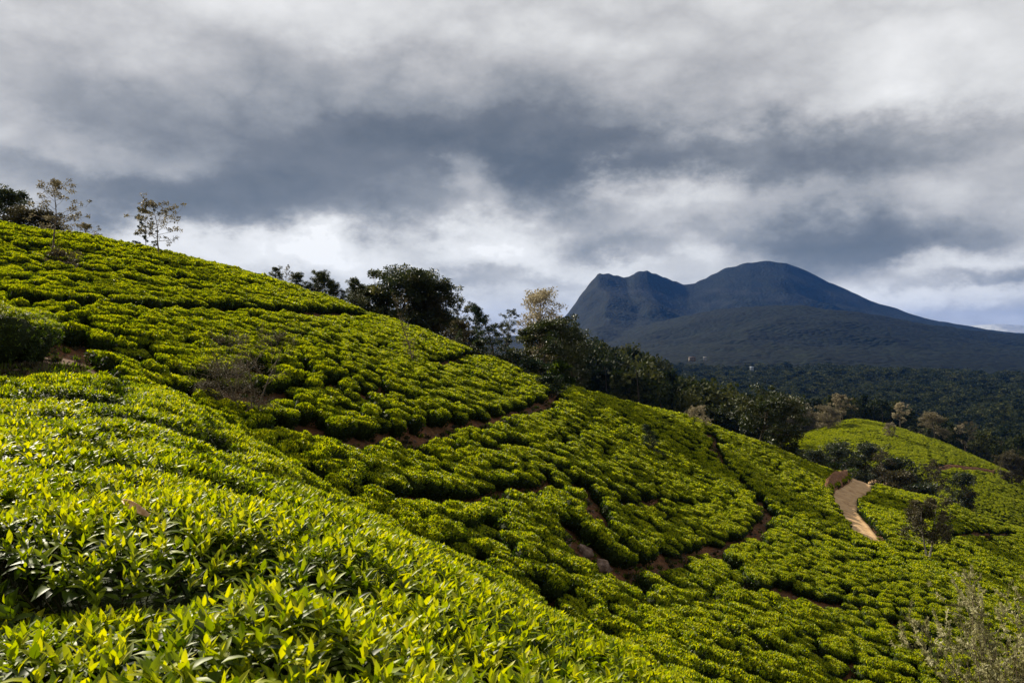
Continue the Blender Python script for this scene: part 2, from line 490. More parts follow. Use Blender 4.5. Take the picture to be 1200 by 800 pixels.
def build_ground():
    # azimuth fine inside the view, coarse elsewhere; distance in even logarithmic steps
    az = np.concatenate([np.linspace(-math.pi, -0.72, 60)[:-1], np.linspace(-0.72, 0.72, 520), np.linspace(0.72, math.pi, 60)[1:-1]])
    na = len(az)

    def sheet(r0, r1, n, name, mat, wood_fn, ap=None):
        r = np.exp(np.linspace(math.log(r0), math.log(r1), n))
        A, Rr = np.meshgrid(az, r)
        X = np.sin(A) * Rr; Y = np.cos(A) * Rr
        Z = land(X, Y) - TEA_H * (1 - sstep(300, 500, Rr))
        V = np.stack([X, Y, Z], -1).reshape(-1, 3)
        i = np.arange(n - 1)[:, None] * na + np.arange(na)[None]
        j = np.arange(n - 1)[:, None] * na + (np.arange(na)[None] + 1) % na
        q = np.stack([i, j, j + na, i + na], -1).reshape(-1, 4)[:, ::-1]
        me = mesh_np(name, V, q, [mat], {ap or 'wood': wood_fn(X, Y, Z).ravel()}, smooth=True)
        return obj(name, me, kind='structure')

    def wood(X, Y, Z):
        r = np.hypot(X, Y)
        return sstep(RY(150), RY(175), r) * (1 - hill2(X, Y))
    sheet(0.3, 1400, 430, 'hillside_ground', MAT['soil'], wood)

    def rock(X, Y, Z):
        return np.clip(sstep(60, 320, Z) * sstep(0.05, 0.5, fbm(X / 180, Z / 60, 4, 12) + 0.1) * 0.5, 0, 1)
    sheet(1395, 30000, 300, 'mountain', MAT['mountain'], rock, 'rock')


def hill2(X, Y):
    """1 on the second tea hill, 0 off it"""
    X = np.asarray(X, float); Y = np.asarray(Y, float)
    px = HX + F * X / np.maximum(Y, 1)
    top = np.interp(px, [900, 960, 1000, 1100, 1200, 1400], [RY(v) for v in (285, 300, 305, 295, 268, 250)])
    low = np.interp(px, [900, 960, 1000, 1060, 1100, 1200, 1400], [RY(v) for v in (262, 236, 222, 208, 190, 185, 180)])
    return sstep(905, 935, px) * sstep(low - 6, low + 2, Y) * (1 - sstep(top + 4, top + 10, Y)) * (Y > 0)


build_ground()

# ------------------------------------------------------------------ bare soil: footpaths, washed patches, the cart track


def polyline(pts, ymin=22, step=0.4):
    """photograph polyline -> dense points on the soil"""
    W = [shoot(px, py, ymin if len(p) == 2 else p[2]) for p in pts for px, py in [p[:2]]]
    out = []
    for a, b in zip(W[:-1], W[1:]):
        n = max(2, int(np.hypot(*(b - a)[:2]) / step))
        for t in np.linspace(0, 1, n, endpoint=False): out.append((a + (b - a) * t)[:2])
    out.append(W[-1][:2])
    return np.array(out)


PATHS = [  # half width (m), photograph points
    (0.75, [(30, 365), (90, 369), (160, 371), (250, 372), (340, 374), (400, 374), (450, 376)]),
    (0.38, [(372, 526), (400, 530), (455, 530), (520, 513), (580, 499), (620, 487), (648, 472), (652, 458)]),
    (0.3, [(500, 436), (530, 428), (560, 420), (566, 408)]),
    (0.34, [(440, 590), (480, 602), (540, 598), (600, 588), (645, 576)]),
    (0.5, [(662, 568), (676, 585), (690, 604), (694, 622)]),
    (0.55, [(676, 640), (690, 655), (700, 676), (708, 690)]),
    (0.36, [(712, 688), (760, 672), (800, 660), (830, 655), (870, 640), (890, 625), (895, 606), (884, 588), (865, 568), (846, 550), (836, 528), (834, 512)]),
    (0.25, [(832, 656), (855, 672), (880, 695), (915, 712), (965, 716)]),
    (0.35, [(1110, 633), (1150, 630), (1185, 628)]),
    (0.05, [(700, 500), (740, 520), (790, 545), (820, 575)]), (0.04, [(940, 520), (1000, 562)]), (0.04, [(905, 560), (950, 600), (985, 640)]),
    (0.05, [(90, 330), (140, 345), (190, 352)]), (0.03, [(330, 400), (390, 412), (450, 418)]), (0.04, [(250, 412), (300, 440), (330, 470)]),
    (0.03, [(560, 440), (620, 455)]), (0.03, [(420, 470), (470, 500)]), (0.03, [(560, 540), (620, 530), (680, 520)]),
    (0.03, [(720, 600), (770, 590), (830, 600)]), (0.03, [(960, 690), (1030, 720), (1090, 760)]), (0.03, [(780, 700), (850, 740), (900, 790)]),
    (0.03, [(20, 300), (70, 318), (120, 335)]), (0.03, [(940, 620), (1000, 660), (1070, 690)]), (0.03, [(110, 400), (170, 440), (220, 470)]),
]
PATCH = [  # bare patches: px, py, radius (m), ymin
    (355, 520, 1.0, 24), (338, 516, .8, 24), (392, 524, .6, 24), (60, 420, 1.35, 12), (28, 428, 1.35, 12), (0, 438, 1.5, 12), (85, 416, 0.9, 12),
    (270, 470, 1.1, 24), (310, 476, 1.0, 24), (682, 592, 0.75, 24), (672, 642, 0.8, 24), (692, 658, 1.15, 24), (704, 680, 1.2, 24), (935, 708, 1.3, 24), (965, 712, 0.8, 24), (888, 700, 0.9, 24),
    (895, 612, 0.9, 24), (1170, 645, 1.6, 40), (1150, 650, 1.0, 40), (836, 520, 1.1, 40), (75, 318, 1.3, 30), (60, 312, 1.2, 30),
]
ROAD = [(1049, 573), (1030, 566), (1008, 568), (990, 577), (989, 590), (1000, 604), (1010, 616), (1018, 630)]
ROAD_UP = 0.45                 # the track runs on a low bench

for _px in (-40, 0, 30, 60, 88):                              # the trodden corner at the left edge
    for _Y in (16.2, 18, 20, 22, 24, 26, 28):
        PATCH.append((_px + (3 if _px > 80 else 0), 420, 1.0 if _px > 70 else 1.35, -_Y))

path_pts = [(hw, polyline(p)) for hw, p in PATHS]
patch_pts = [(r, shoot(px, py, ym) if ym > 0 else np.array([(px - HX) / F * RY(ym), RY(ym), 0.0])) for px, py, r, ym in PATCH]
_rw = [shoot(px, py, 60, f=lambda x, y: land(x, y) - TEA_H + ROAD_UP)[:2] for px, py in ROAD]
road_pts = np.concatenate([np.linspace(a, b, max(2, int(np.hypot(*(b - a)) / 0.5)), endpoint=False) for a, b in zip(_rw[:-1], _rw[1:])] + [_rw[-1:]])


def clear_of_paths(x, y, rad):
    ok = np.ones(len(x), bool)
    for hw, P in path_pts:
        d2 = np.full(len(x), 1e9)
        for i in range(0, len(P)): d2 = np.minimum(d2, (x - P[i, 0]) ** 2 + (y - P[i, 1]) ** 2)
        ok &= d2 > (hw + rad * 0.55) ** 2
    for r, p in patch_pts:
        ok &= (x - p[0]) ** 2 + (y - p[1]) ** 2 > (r + rad * 0.5) ** 2
    d2 = np.full(len(x), 1e9)
    for q in road_pts: d2 = np.minimum(d2, (x - q[0]) ** 2 + (y - q[1]) ** 2)
    ok &= d2 > (1.45 + rad * 0.3) ** 2
    for q in road_pts[:int(len(road_pts) * .45)]:                # the outer edge of the bend is kept bare
        ok &= (x - q[0]) ** 2 + ((y - q[1] + 1.6) * .8) ** 2 > 2.0 ** 2
    return ok


def build_road():
    P = road_pts
    # smooth the centre line
    for _ in range(6):
        P = np.vstack([P[:1], (P[:-2] + 2 * P[1:-1] + P[2:]) / 4, P[-1:]])
    T = np.gradient(P, axis=0); T /= np.linalg.norm(T, axis=1)[:, None]; Nn = np.stack([-T[:, 1], T[:, 0]], 1)
    k = 11; V = []
    for j in range(k):
        t = (j - 1) / (k - 3) * 2 - 1; edge = j in (0, k - 1)
        w = np.interp(np.arange(len(P)), [0, len(P) * .3, len(P) * .55, len(P)], [1.8, 1.6, 1.15, 1.05]) * t * (1 + 0.12 * np.array([fbm(np.array([i * 0.35]), np.array([t * 0.3 + 8]), 3, 4)[0] for i in range(len(P))]))
        q = P + Nn * w[:, None]
        z = soil_z(q[:, 0], q[:, 1])
        z = z + (-0.1 if edge else ROAD_UP * np.interp(np.arange(len(P)), [0, len(P) * .3, len(P) * .6, len(P)], [1.9, 1.5, 1, .1]) - 0.06 * math.exp(-((abs(t) - 0.5) / 0.18) ** 2))      # two wheel ruts
        V.append(np.stack([q[:, 0], q[:, 1], z], 1))
    V = np.stack(V, 1).reshape(-1, 3); n = len(P)
    i = (np.arange(n - 1)[:, None] * k + np.arange(k - 1)[None]).ravel()
    obj('dirt_track', mesh_np('dirt_track', V, np.stack([i, i + 1, i + k + 1, i + k], 1), [MAT['road']], smooth=True), kind='structure')
    # raw earth bank cut on the uphill side of the bend
    cut = [shoot(px, py, 60) for px, py in [(977, 590), (979, 582), (988, 573), (1000, 567), (1012, 564)]]
    C = np.array(cut); ts = np.linspace(0, len(C) - 1, 26)
    B = np.stack([np.interp(ts, range(len(C)), C[:, c]) for c in range(2)], 1)
    up = np.array([-0.55, 0.83]) * 1.0
    V = []; rows = 9
    for r in range(rows):
        t = r / (rows - 1)
        off = B + up[None] * (0.1 + 0.9 * t + 0.35 * np.array([fbm(np.array([i * 0.6]), np.array([t * 5]), 3, 21)[0] for i in range(len(B))])[:, None])
        taper = np.sin(np.linspace(0.25, math.pi - 0.25, len(B)))
        z = soil_z(off[:, 0], off[:, 1]) - 0.05 + taper * (1.6 * t ** 0.7) + 0.2 * np.array([fbm(np.array([i * 0.9]), np.array([t * 4 + 3]), 3, 8)[0] for i in range(len(B))])
        V.append(np.stack([off[:, 0], off[:, 1], z], 1))
    off = B + up[None] * 2.4
    V.append(np.stack([off[:, 0], off[:, 1], soil_z(off[:, 0], off[:, 1]) - 0.1], 1)); rows += 1
    V = np.stack(V, 0).reshape(-1, 3); m = len(B)
    i = (np.arange(rows - 1)[:, None] * m + np.arange(m - 1)[None]).ravel()
    obj('earth_bank', mesh_np('earth_bank', V, np.stack([i, i + 1, i + m + 1, i + m], 1), [MAT['bank']]), kind='structure')
    # the terrace road across the second hill, a reddish cut with a dark verge
    T = [shoot(px, py, 150, f=soil_z) for px, py in [(1100, 553), (1112, 549), (1130, 551), (1165, 556), (1210, 560)]]
    C = np.array(T); ts = np.linspace(0, len(C) - 1, 60)
    B = np.stack([np.interp(ts, range(len(C)), C[:, c]) for c in range(2)], 1)
    V = []
    for j, (o_, dz) in enumerate([(-0.8, 0.1), (-0.4, 0.3), (0.3, 0.3), (0.5, 0.65), (0.9, 0.95), (1.6, 0.2)]):
        q = B + np.array([0.3, 0.95])[None] * o_
        z = soil_z(q[:, 0], q[:, 1]) + dz + 0.25 * fbm(q[:, 0] * 0.7, q[:, 1] * 0.7 + j, 3, 14)
        V.append(np.stack([q[:, 0], q[:, 1], z], 1))
    V = np.stack(V, 0).reshape(-1, 3); m = len(B)
    i = (np.arange(5)[:, None] * m + np.arange(m - 1)[None]).ravel()
    obj('terrace_road', mesh_np('terrace_road', V, np.stack([i, i + 1, i + m + 1, i + m], 1), [MAT['bank']]), kind='structure')
    return B


terrace = build_road()

# ------------------------------------------------------------------ leaves


def norm(v): return v / np.maximum(np.linalg.norm(v, axis=-1, keepdims=True), 1e-9)


LEAF_T = np.array([0, .34, .34, .34, .70, .70, .70, 1.0])
LEAF_S = np.array([0, -1., 0, 1., -.74, 0, .74, 0])
LEAF_F = np.array([[0, 2, 1], [0, 3, 2], [1, 2, 4], [2, 5, 4], [2, 3, 5], [3, 6, 5], [4, 5, 7], [5, 6, 7]])


def leaves_full(P, D, Nv, L, W, droop, tint, fold=0.42):
    """curved folded tea leaves, 8 triangles each"""
    D = norm(D); Sd = norm(np.cross(D, Nv)); Nn = np.cross(Sd, D)
    t = LEAF_T[None, :, None]; s = LEAF_S[None, :, None]
    L = L[:, None, None]; W = W[:, None, None]; dr = droop[:, None, None]
    V = P[:, None] + D[:, None] * L * t + Sd[:, None] * W * s + Nn[:, None] * (-dr * L * t ** 2 + fold * W * np.abs(s))
    n = len(P)
    Fc = (np.arange(n)[:, None, None] * 8 + LEAF_F[None]).reshape(-1, 3)
    return V.reshape(-1, 3), Fc, np.repeat(tint, 8)


def leaves_card(P, D, Nv, L, W, tint):
    """a leaf or spray as one folded diamond of two triangles"""
    D = norm(D); Sd = norm(np.cross(D, Nv)); Nn = np.cross(Sd, D)
    L = L[:, None]; W = W[:, None]
    V = np.stack([P, P + D * L * .45 - Sd * W + Nn * W * .3, P + D * L, P + D * L * .45 + Sd * W + Nn * W * .3], 1)
    n = len(P); b = np.arange(n)[:, None] * 4
    Fc = np.concatenate([b + np.array([[0, 2, 1]]), b + np.array([[0, 3, 2]])], 1).reshape(-1, 3)
    return V.reshape(-1, 3), Fc, np.repeat(tint, 4)


def tubes(paths, seg=5):
    """list of (points (k,3), radii (k,)) -> joined tapered tubes"""
    V, Fc = [], []; off = 0
    for pts, rad in paths:
        pts = np.asarray(pts, float); k = len(pts)
        T = norm(np.gradient(pts, axis=0)); ref = np.where(np.abs(T[:, 2:3]) > .9, np.array([[1., 0, 0]]), np.array([[0, 0, 1.]]))
        A = norm(np.cross(T, ref)); B = np.cross(T, A)
        an = np.arange(seg) * 2 * math.pi / seg
        ring = pts[:, None] + np.asarray(rad)[:, None, None] * (A[:, None] * np.cos(an)[None, :, None] + B[:, None] * np.sin(an)[None, :, None])
        V.append(ring.reshape(-1, 3))
        i = np.arange(k - 1)[:, None] * seg + np.arange(seg)[None]; j = np.arange(k - 1)[:, None] * seg + (np.arange(seg)[None] + 1) % seg
        Fc.append(off + np.stack([i, j, j + seg, i + seg], -1).reshape(-1, 4)); off += k * seg
    return np.concatenate(V), np.concatenate(Fc)


def branch(p, d, L, g, n=6, bend=0.25, up=0.15):
    pts = [np.array(p, float)]; d = np.array(d, float)
    for _ in range(n):
        d = d + g.normal(0, bend, 3) * 0.5 + np.array([0, 0, up]) / n * 2
        d /= np.linalg.norm(d); pts.append(pts[-1] + d * L / n)
    return np.array(pts)


def rand_dirs(n, g): return norm(g.normal(size=(n, 3)))


def bush_surface(n, R, H, g, lump=0.10, nl=7):
    """points on a clipped tea bush: flat-topped cushion made of several lumps; returns points, outward normals, top-ness"""
    a = g.uniform(0, 2 * math.pi, n); u = np.sqrt(g.uniform(0, 1, n))
    side = g.uniform(0, 1, n) < 0.34
    rho = np.where(side, 1.0, u * 0.97)
    lob = 1 + 0.13 * np.sin(a * 3 + g.uniform(0, 6)) + 0.08 * np.sin(a * 5 + g.uniform(0, 6))
    zt = H * (1 - 0.20 * rho ** 5)
    zs = H * (0.72 - 0.62 * g.uniform(0, 1, n) ** 1.3)
    z = np.where(side, zs, zt)
    rr = rho * np.where(side, 1 - 0.30 * (1 - zs / (0.72 * H)) ** 1.5, 1.0)
    x = np.cos(a) * rr * R * lob; y = np.sin(a) * rr * R * lob
    c = g.uniform(-0.8, 0.8, (nl, 2)) * R; hh = g.uniform(-1, 1, nl) * lump
    for (cx, cy), h in zip(c, hh): z = z + np.where(side, 0.4, 1.0) * h * np.exp(-((x - cx) ** 2 + (y - cy) ** 2) / (0.3 * R) ** 2)
    nx = np.where(side, np.cos(a), np.cos(a) * rho ** 3 * 0.7); ny = np.where(side, np.sin(a), np.sin(a) * rho ** 3 * 0.7)
    nz = np.where(side, 0.25, 1.0)
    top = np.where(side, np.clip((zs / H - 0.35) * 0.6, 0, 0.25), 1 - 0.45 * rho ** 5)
    return np.stack([x, y, z], 1), norm(np.stack([nx, ny, nz], 1)), top


def core_mesh(R, H, g, seg=10):
    """the twiggy inside of a bush as a low lumpy dome"""
    V, Fc = [], []
    prof = [(0.45, 0.0), (0.80, 0.30), (0.90, 0.62), (0.72, 0.84), (0.35, 0.92)]
    for rr, zz in prof:
        for k in range(seg):
            a = 2 * math.pi * k / seg; j = 1 + g.uniform(-.08, .08)
            V.append((math.cos(a) * rr * R * j, math.sin(a) * rr * R * j, zz * H))
    V.append((0, 0, 0.92 * H)); top = len(V) - 1
    for i in range(len(prof) - 1):
        for k in range(seg):
            a, b = i * seg + k, i * seg + (k + 1) % seg
            Fc += [(a, b, b + seg), (a, b + seg, a + seg)]
    for k in range(seg): Fc.append(((len(prof) - 1) * seg + k, (len(prof) - 1) * seg + (k + 1) % seg, top))
    return np.array(V), np.array(Fc)


def shoots(P, Nn, top, g, L0=0.085, per=5):
    """leaves growing from shoot points: upright pale young pair above, broad darker old leaves below"""
    n = len(P)
    az0 = g.uniform(0, 6.28, n)
    out = []
    for k in range(per):
        lv = k / (per - 1)                                  # 0 = bud leaf, 1 = lowest old leaf
        az = az0 + k * 2.4 + g.normal(0, .3, n)
        el = np.radians(np.clip(80 - 55 * lv + g.normal(0, 16, n), -15, 89))
        up = norm(Nn * 0.75 + np.array([0, 0, 0.6]))
        s1 = norm(np.cross(up, np.array([0.31, 0.95, 0.1]))); s2 = np.cross(up, s1)
        hor = s1 * np.cos(az)[:, None] + s2 * np.sin(az)[:, None]
        D = hor * np.cos(el)[:, None] + up * np.sin(el)[:, None]
        Nv = up * np.cos(el)[:, None] - hor * np.sin(el)[:, None]
        L = L0 * (0.62 + 0.6 * lv ** 0.7) * g.uniform(0.7, 1.3, n)
        W = L * g.uniform(0.125, 0.225, n)
        base = P + up * (0.045 * (1 - lv) - 0.025)
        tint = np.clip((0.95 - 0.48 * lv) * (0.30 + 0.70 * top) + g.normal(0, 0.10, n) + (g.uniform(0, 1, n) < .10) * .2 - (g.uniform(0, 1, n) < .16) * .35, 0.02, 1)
        out.append((base, D, Nv, L, W, g.uniform(0.0, 0.65, n), tint))
    return [np.concatenate([o[i] for o in out]) for i in range(7)]


def bush_variant(name, lod, seed, Rb=0.66, H=0.80, nsh=560):
    g = np.random.default_rng(seed)
    cV, cF = core_mesh(Rb * (0.93 if lod < 3 else 0.96), H, g)
    if lod == 1:
        P, Nn, top = bush_surface(nsh, Rb, H, g, 0.10 * H / .8, int(7 * Rb / .66))
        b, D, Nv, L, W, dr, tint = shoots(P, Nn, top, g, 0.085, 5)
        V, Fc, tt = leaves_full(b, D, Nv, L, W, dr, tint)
    else:
        n, L0, wr = {2: (900, 0.125, .30), 3: (380, 0.20, .36)}[lod]
        P, Nn, top = bush_surface(n, Rb, H, g, 0.12, 6)
        D = norm(Nn * g.uniform(0.35, 1.1, n)[:, None] + rand_dirs(n, g) * 0.75 + np.array([0, 0, .35]))
        Nv = norm(Nn + rand_dirs(n, g) * 0.6)
        L = L0 * g.uniform(.7, 1.35, n)
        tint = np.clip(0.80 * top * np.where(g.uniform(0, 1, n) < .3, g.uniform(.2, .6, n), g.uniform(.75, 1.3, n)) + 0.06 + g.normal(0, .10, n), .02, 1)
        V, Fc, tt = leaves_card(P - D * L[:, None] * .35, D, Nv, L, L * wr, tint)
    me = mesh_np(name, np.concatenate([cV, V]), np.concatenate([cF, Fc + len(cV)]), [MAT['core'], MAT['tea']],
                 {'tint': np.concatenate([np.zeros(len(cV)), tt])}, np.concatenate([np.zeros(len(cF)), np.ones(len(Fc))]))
    return me


VAR = {1: [bush_variant('tea_bush_leafy', 1, 100 + i) for i in range(5)],
       2: [bush_variant('tea_bush_mid', 2, 200 + i) for i in range(6)],
       3: [bush_variant('tea_bush_far', 3, 300 + i) for i in range(5)]}


def gn_instances(name, pts, rot, scl, idx, meshes, **kw):
    """one 'stuff' object: geometry nodes put the meshes at its points"""
    me = mesh_np(name, pts, np.zeros((0, 3), int), attrs={'rot': rot, 'scl': scl, 'idx': idx.astype(float)})
    o = obj(name, me, kind='stuff', **kw)
    ng = bpy.data.node_groups.new(name, 'GeometryNodeTree')
    ng.interface.new_socket('Geometry', in_out='INPUT', socket_type='NodeSocketGeometry')
    ng.interface.new_socket('Geometry', in_out='OUTPUT', socket_type='NodeSocketGeometry')
    gi = ng.nodes.new('NodeGroupInput'); go = ng.nodes.new('NodeGroupOutput'); J = ng.nodes.new('GeometryNodeJoinGeometry')

    def na(nm, typ):
        a = ng.nodes.new('GeometryNodeInputNamedAttribute'); a.data_type = typ; a.inputs['Name'].default_value = nm
        return a.outputs[0]
    ra, sa, ia = na('rot', 'FLOAT_VECTOR'), na('scl', 'FLOAT_VECTOR'), na('idx', 'FLOAT')
    for k, m in enumerate(meshes):
        src = bpy.data.objects.new(name + '_source', m)
        oi = ng.nodes.new('GeometryNodeObjectInfo'); oi.inputs['Object'].default_value = src
        oi.inputs['As Instance'].default_value = True
        cp = ng.nodes.new('FunctionNodeCompare'); cp.data_type = 'FLOAT'; cp.operation = 'EQUAL'
        ng.links.new(ia, cp.inputs[0]); cp.inputs[1].default_value = float(k); cp.inputs['Epsilon'].default_value = 0.1
        ip = ng.nodes.new('GeometryNodeInstanceOnPoints')
        ng.links.new(gi.outputs[0], ip.inputs['Points']); ng.links.new(cp.outputs[0], ip.inputs['Selection'])
        ng.links.new(oi.outputs['Geometry'], ip.inputs['Instance'])
        ng.links.new(ra, ip.inputs['Rotation']); ng.links.new(sa, ip.inputs['Scale'])
        ng.links.new(ip.outputs[0], J.inputs[0])
    ng.links.new(J.outputs[0], go.inputs[0])
    md = o.modifiers.new('instances', 'NODES'); md.node_group = ng
    return o


# ------------------------------------------------------------------ where the tea bushes stand
_HA = np.linspace(-0.80, 0.80, 220); _HR = np.exp(np.linspace(math.log(1.2), math.log(520), 320))


def _horizon():
    A, Rr = np.meshgrid(_HA, _HR)
    s = land(np.sin(A) * Rr, np.cos(A) * Rr) / Rr
    return np.maximum.accumulate(s, axis=0)


_HOR = _horizon()


def seen(x, y, z, margin=0.02):
    """rough test: not hidden behind nearer land"""
    r = np.hypot(x, y); a = np.arctan2(x, y)
    ia = np.clip(((a + 0.80) / 1.60 * 219).round().astype(int), 0, 219)
    ir = np.clip(((np.log(np.maximum(r * 0.95, 1.2)) - math.log(1.2)) / (math.log(520) - math.log(1.2)) * 319).astype(int), 0, 319)
    return z / r >= _HOR[ir, ia] - margin


def to_px(x, y, z): return HX + F * x / y, HY - F * z / y


def grad(x, y, e=0.6):
    return (land(x + e, y) - land(x - e, y)) / (2 * e), (land(x, y + e) - land(x, y - e)) / (2 * e)


def bush_points():
    xs, ys = [], []
    for sp, r0, r1 in ((0.96, 0.0, 15.0), (0.80, 15.0, 345.0)):     # the far slope is planted closer
        gx = np.arange(-75, 175, sp); gy = np.arange(0.8, 310, sp * 0.92)
        X, Y = np.meshgrid(gx, gy); X = X + (np.arange(len(gy)) % 2)[:, None] * sp / 2
        x = X.ravel(); y = Y.ravel(); q = np.hypot(x, y)
        k = (np.abs(np.arctan2(x, y)) < 0.72) & (q >= r0) & (q < r1)
        xs.append(x[k]); ys.append(y[k])
    x = np.concatenate(xs); y = np.concatenate(ys)
    # rows wander with the ground
    wx = fbm(x / 9, y / 9, 3, 51); wy = fbm(x / 9, y / 9, 3, 52)
    x = x + 1.6 * wx + rng.uniform(-.27, .27, len(x)); y = y + 1.6 * wy + rng.uniform(-.27, .27, len(y))
    r = np.hypot(x, y); a = np.arctan2(x, y)
    main = r < RY(172)
    k = main | (hill2(x, y) > 0.5)
    x, y, r, main = x[k], y[k], r[k], main[k]
    z = land(x, y)
    px, py = to_px(x, y, z)
    mg = 90 + 0.8 * F / y
    k = seen(x, y, z + 0.2) & (px > -mg) & (px < 1200 + mg) & (py < 800 + mg) & (y > 0.6)
    x, y, z, r = x[k], y[k], z[k], r[k]
    rad = np.where(r < 15, 0.57, 0.485) * rng.uniform(0.84, 1.18, len(x)) * (1 + 0.45 * fbm(x / 4.5, y / 4.5, 2, 71)) * (1 + 0.22 * (1 - sstep(12, 20, r)))
    k = clear_of_paths(x, y, rad)
    k &= (rng.uniform(0, 1, len(x)) > 0.022) | (r < 7)
    d2 = np.full(len(x), 1e9)
    for q in terrace: d2 = np.minimum(d2, (x - q[0]) ** 2 + (y - q[1] - 0.8) ** 2)
    k &= d2 > 1.5 ** 2
    return x[k], y[k], z[k], r[k], rad[k]


bx, by, bz, br, brad = bush_points()
gxs, gys = grad(bx, by)
nrm = norm(np.stack([-gxs * 0.85, -gys * 0.85, np.ones(len(bx))], 1))
spin = rng.uniform(0, 6.283, len(bx))


def eulers(nrm, spin):
    out = np.empty((len(nrm), 3))
    for i, (n, s) in enumerate(zip(nrm, spin)):
        q = Vector((0, 0, 1)).rotation_difference(Vector(n)).to_matrix() @ Matrix.Rotation(s, 3, 'Z')
        out[i] = q.to_euler()
    return out


brot = eulers(nrm, spin)
bh = 1.0 + rng.normal(0, 0.06, len(bx)) + 0.22 * fbm(bx / 3.2, by / 3.2, 3, 61) * sstep(6, 16, br)
# wandering seams between the plucked plots
seam = np.minimum(np.abs(fbm(bx / 4.2 + by / 9.0, by / 7.0, 3, 81)), np.abs(fbm(bx / 6.0, by / 4.5, 3, 83)) * 1.3)
bh = bh * (1 - 0.40 * np.exp(-(seam / 0.03) ** 2) * sstep(9, 16, br))
# the pickers' lanes follow the contour
lane = (bz + 1.1 * fbm(bx / 14.0, by / 14.0, 3, 91) + 0.35 * fbm(bx / 3.0, by / 3.0, 2, 93)) / 1.45
lane = np.abs(lane - np.round(lane)) * 1.45
lanef = np.exp(-(lane / 0.15) ** 2) * sstep(14, 22, br) * sstep(-0.12, 0.10, fbm(bx / 11.0, by / 11.0, 2, 95))
bh = bh * (1 - 0.45 * lanef) * (1 - 0.08 * sstep(14, 20, br))
bscl = np.stack([brad / 0.66, brad / 0.66, bh], 1)
bpos = np.stack([bx, by, bz - TEA_H], 1)
bpx, bpy_ = to_px(bx, by, bz)
inframe = (bpx > -0.5 * F / by) & (bpx < 1200 + 0.5 * F / by) & (bpy_ < 800 + 0.45 * F / by)
order = np.argsort(np.where(inframe, br, br + 1e6))
NEAR_R = 6.2
ind = order[:300]
rest = np.setdiff1d(np.arange(len(bx)), ind)


def build_near_bush(i, label):
    """a bush close enough to show its leaves: stems, 300 leaves one by one, the rest as one part"""
    g = np.random.default_rng(5000 + i)
    Rb = brad[i]; H = 0.80 * bh[i]
    t = obj('tea_bush', None, label=label, cat='tea bush', group='tea bushes nearest the camera', loc=bpos[i], rot=brot[i])
    Mw = Matrix.LocRotScale(Vector(bpos[i]), bpy_euler(brot[i]), Vector((1, 1, 1)))
    cV, cF = core_mesh(Rb * 0.72, H * 0.66, g, 14)
    tw = []
    for _ in range(90):
        a_, r_ = g.uniform(0, 6.283), Rb * math.sqrt(g.uniform(0, .95)) * .9
        tw.append((branch((math.cos(a_) * r_ * .5, math.sin(a_) * r_ * .5, H * .3), norm(np.array([math.cos(a_) * r_, math.sin(a_) * r_, H])), H * g.uniform(.5, .72), g, 4, .35, .1), .006 * (1 - np.linspace(0, 1, 5) * .6)))
    tV, tF = tubes(tw, 4)
    obj('twigs', mesh_np('tea_bush_twigs', tV, tF, [MAT['twig']]), t)
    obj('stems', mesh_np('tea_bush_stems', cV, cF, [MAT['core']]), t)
    P, Nn, top = bush_surface(int(680 * (Rb / .66) ** 2), Rb * 1.03, H, g, 0.07, 9)
    b, D, Nv, L, W, dr, tint = shoots(P, Nn, top, g, 0.061, 6)
    P2, N2, t2 = bush_surface(520, Rb * .9, H * .86, g, 0.07, 9)
    n2 = len(P2)
    b = np.concatenate([b, P2]); D = np.concatenate([D, norm(N2 + rand_dirs(n2, g) * .8)]); Nv = np.concatenate([Nv, norm(rand_dirs(n2, g) * .5 + np.array([0, 0, 1.]))])
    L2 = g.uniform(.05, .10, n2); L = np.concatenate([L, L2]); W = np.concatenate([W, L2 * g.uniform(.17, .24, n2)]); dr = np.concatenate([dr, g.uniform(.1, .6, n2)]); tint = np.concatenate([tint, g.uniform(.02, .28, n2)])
    Mn = np.array(Mw)
    wp = b @ Mn[:3, :3].T + Mn[:3, 3]; wt = (b + norm(D) * L[:, None]) @ Mn[:3, :3].T + Mn[:3, 3]
    x, y, z = (wp + wt).T / 2
    px, py = HX + F * x / np.maximum(y, .2), HY - F * z / np.maximum(y, .2)
    nz = norm(D)[:, 2]
    size = L / np.maximum(np.linalg.norm(wp, axis=1), .5)
    ok = (px > 0) & (px < 1200) & (py < 800) & (y > .3)
    rank = np.argsort(-(size * (0.5 + tint) * ok + (b[:, 2] / H > 0.75) * ok * size * 0.6))
    single = rank[:300]; single = single[ok[single]]
    other = np.setdiff1d(np.arange(len(b)), single)
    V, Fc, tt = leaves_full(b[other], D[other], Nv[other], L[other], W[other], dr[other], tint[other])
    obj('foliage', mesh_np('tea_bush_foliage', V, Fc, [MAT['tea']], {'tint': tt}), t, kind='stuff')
    for j in single:
        d = D[j] / np.linalg.norm(D[j]); s = np.cross(d, Nv[j]); s /= np.linalg.norm(s); n = np.cross(s, d)
        m = Matrix(((s[0] * L[j], d[0] * L[j], n[0] * L[j], b[j, 0]), (s[1] * L[j], d[1] * L[j], n[1] * L[j], b[j, 1]), (s[2] * L[j], d[2] * L[j], n[2] * L[j], b[j, 2]), (0, 0, 0, 1)))
        o = bpy.data.objects.new('leaf', LEAVES[int(np.clip(tint[j] * 8, 0, 7))][j % 4]); COL.objects.link(o)
        o.parent = t; o.matrix_basis = m


def bpy_euler(e):
    from mathutils import Euler
    return Euler(e)


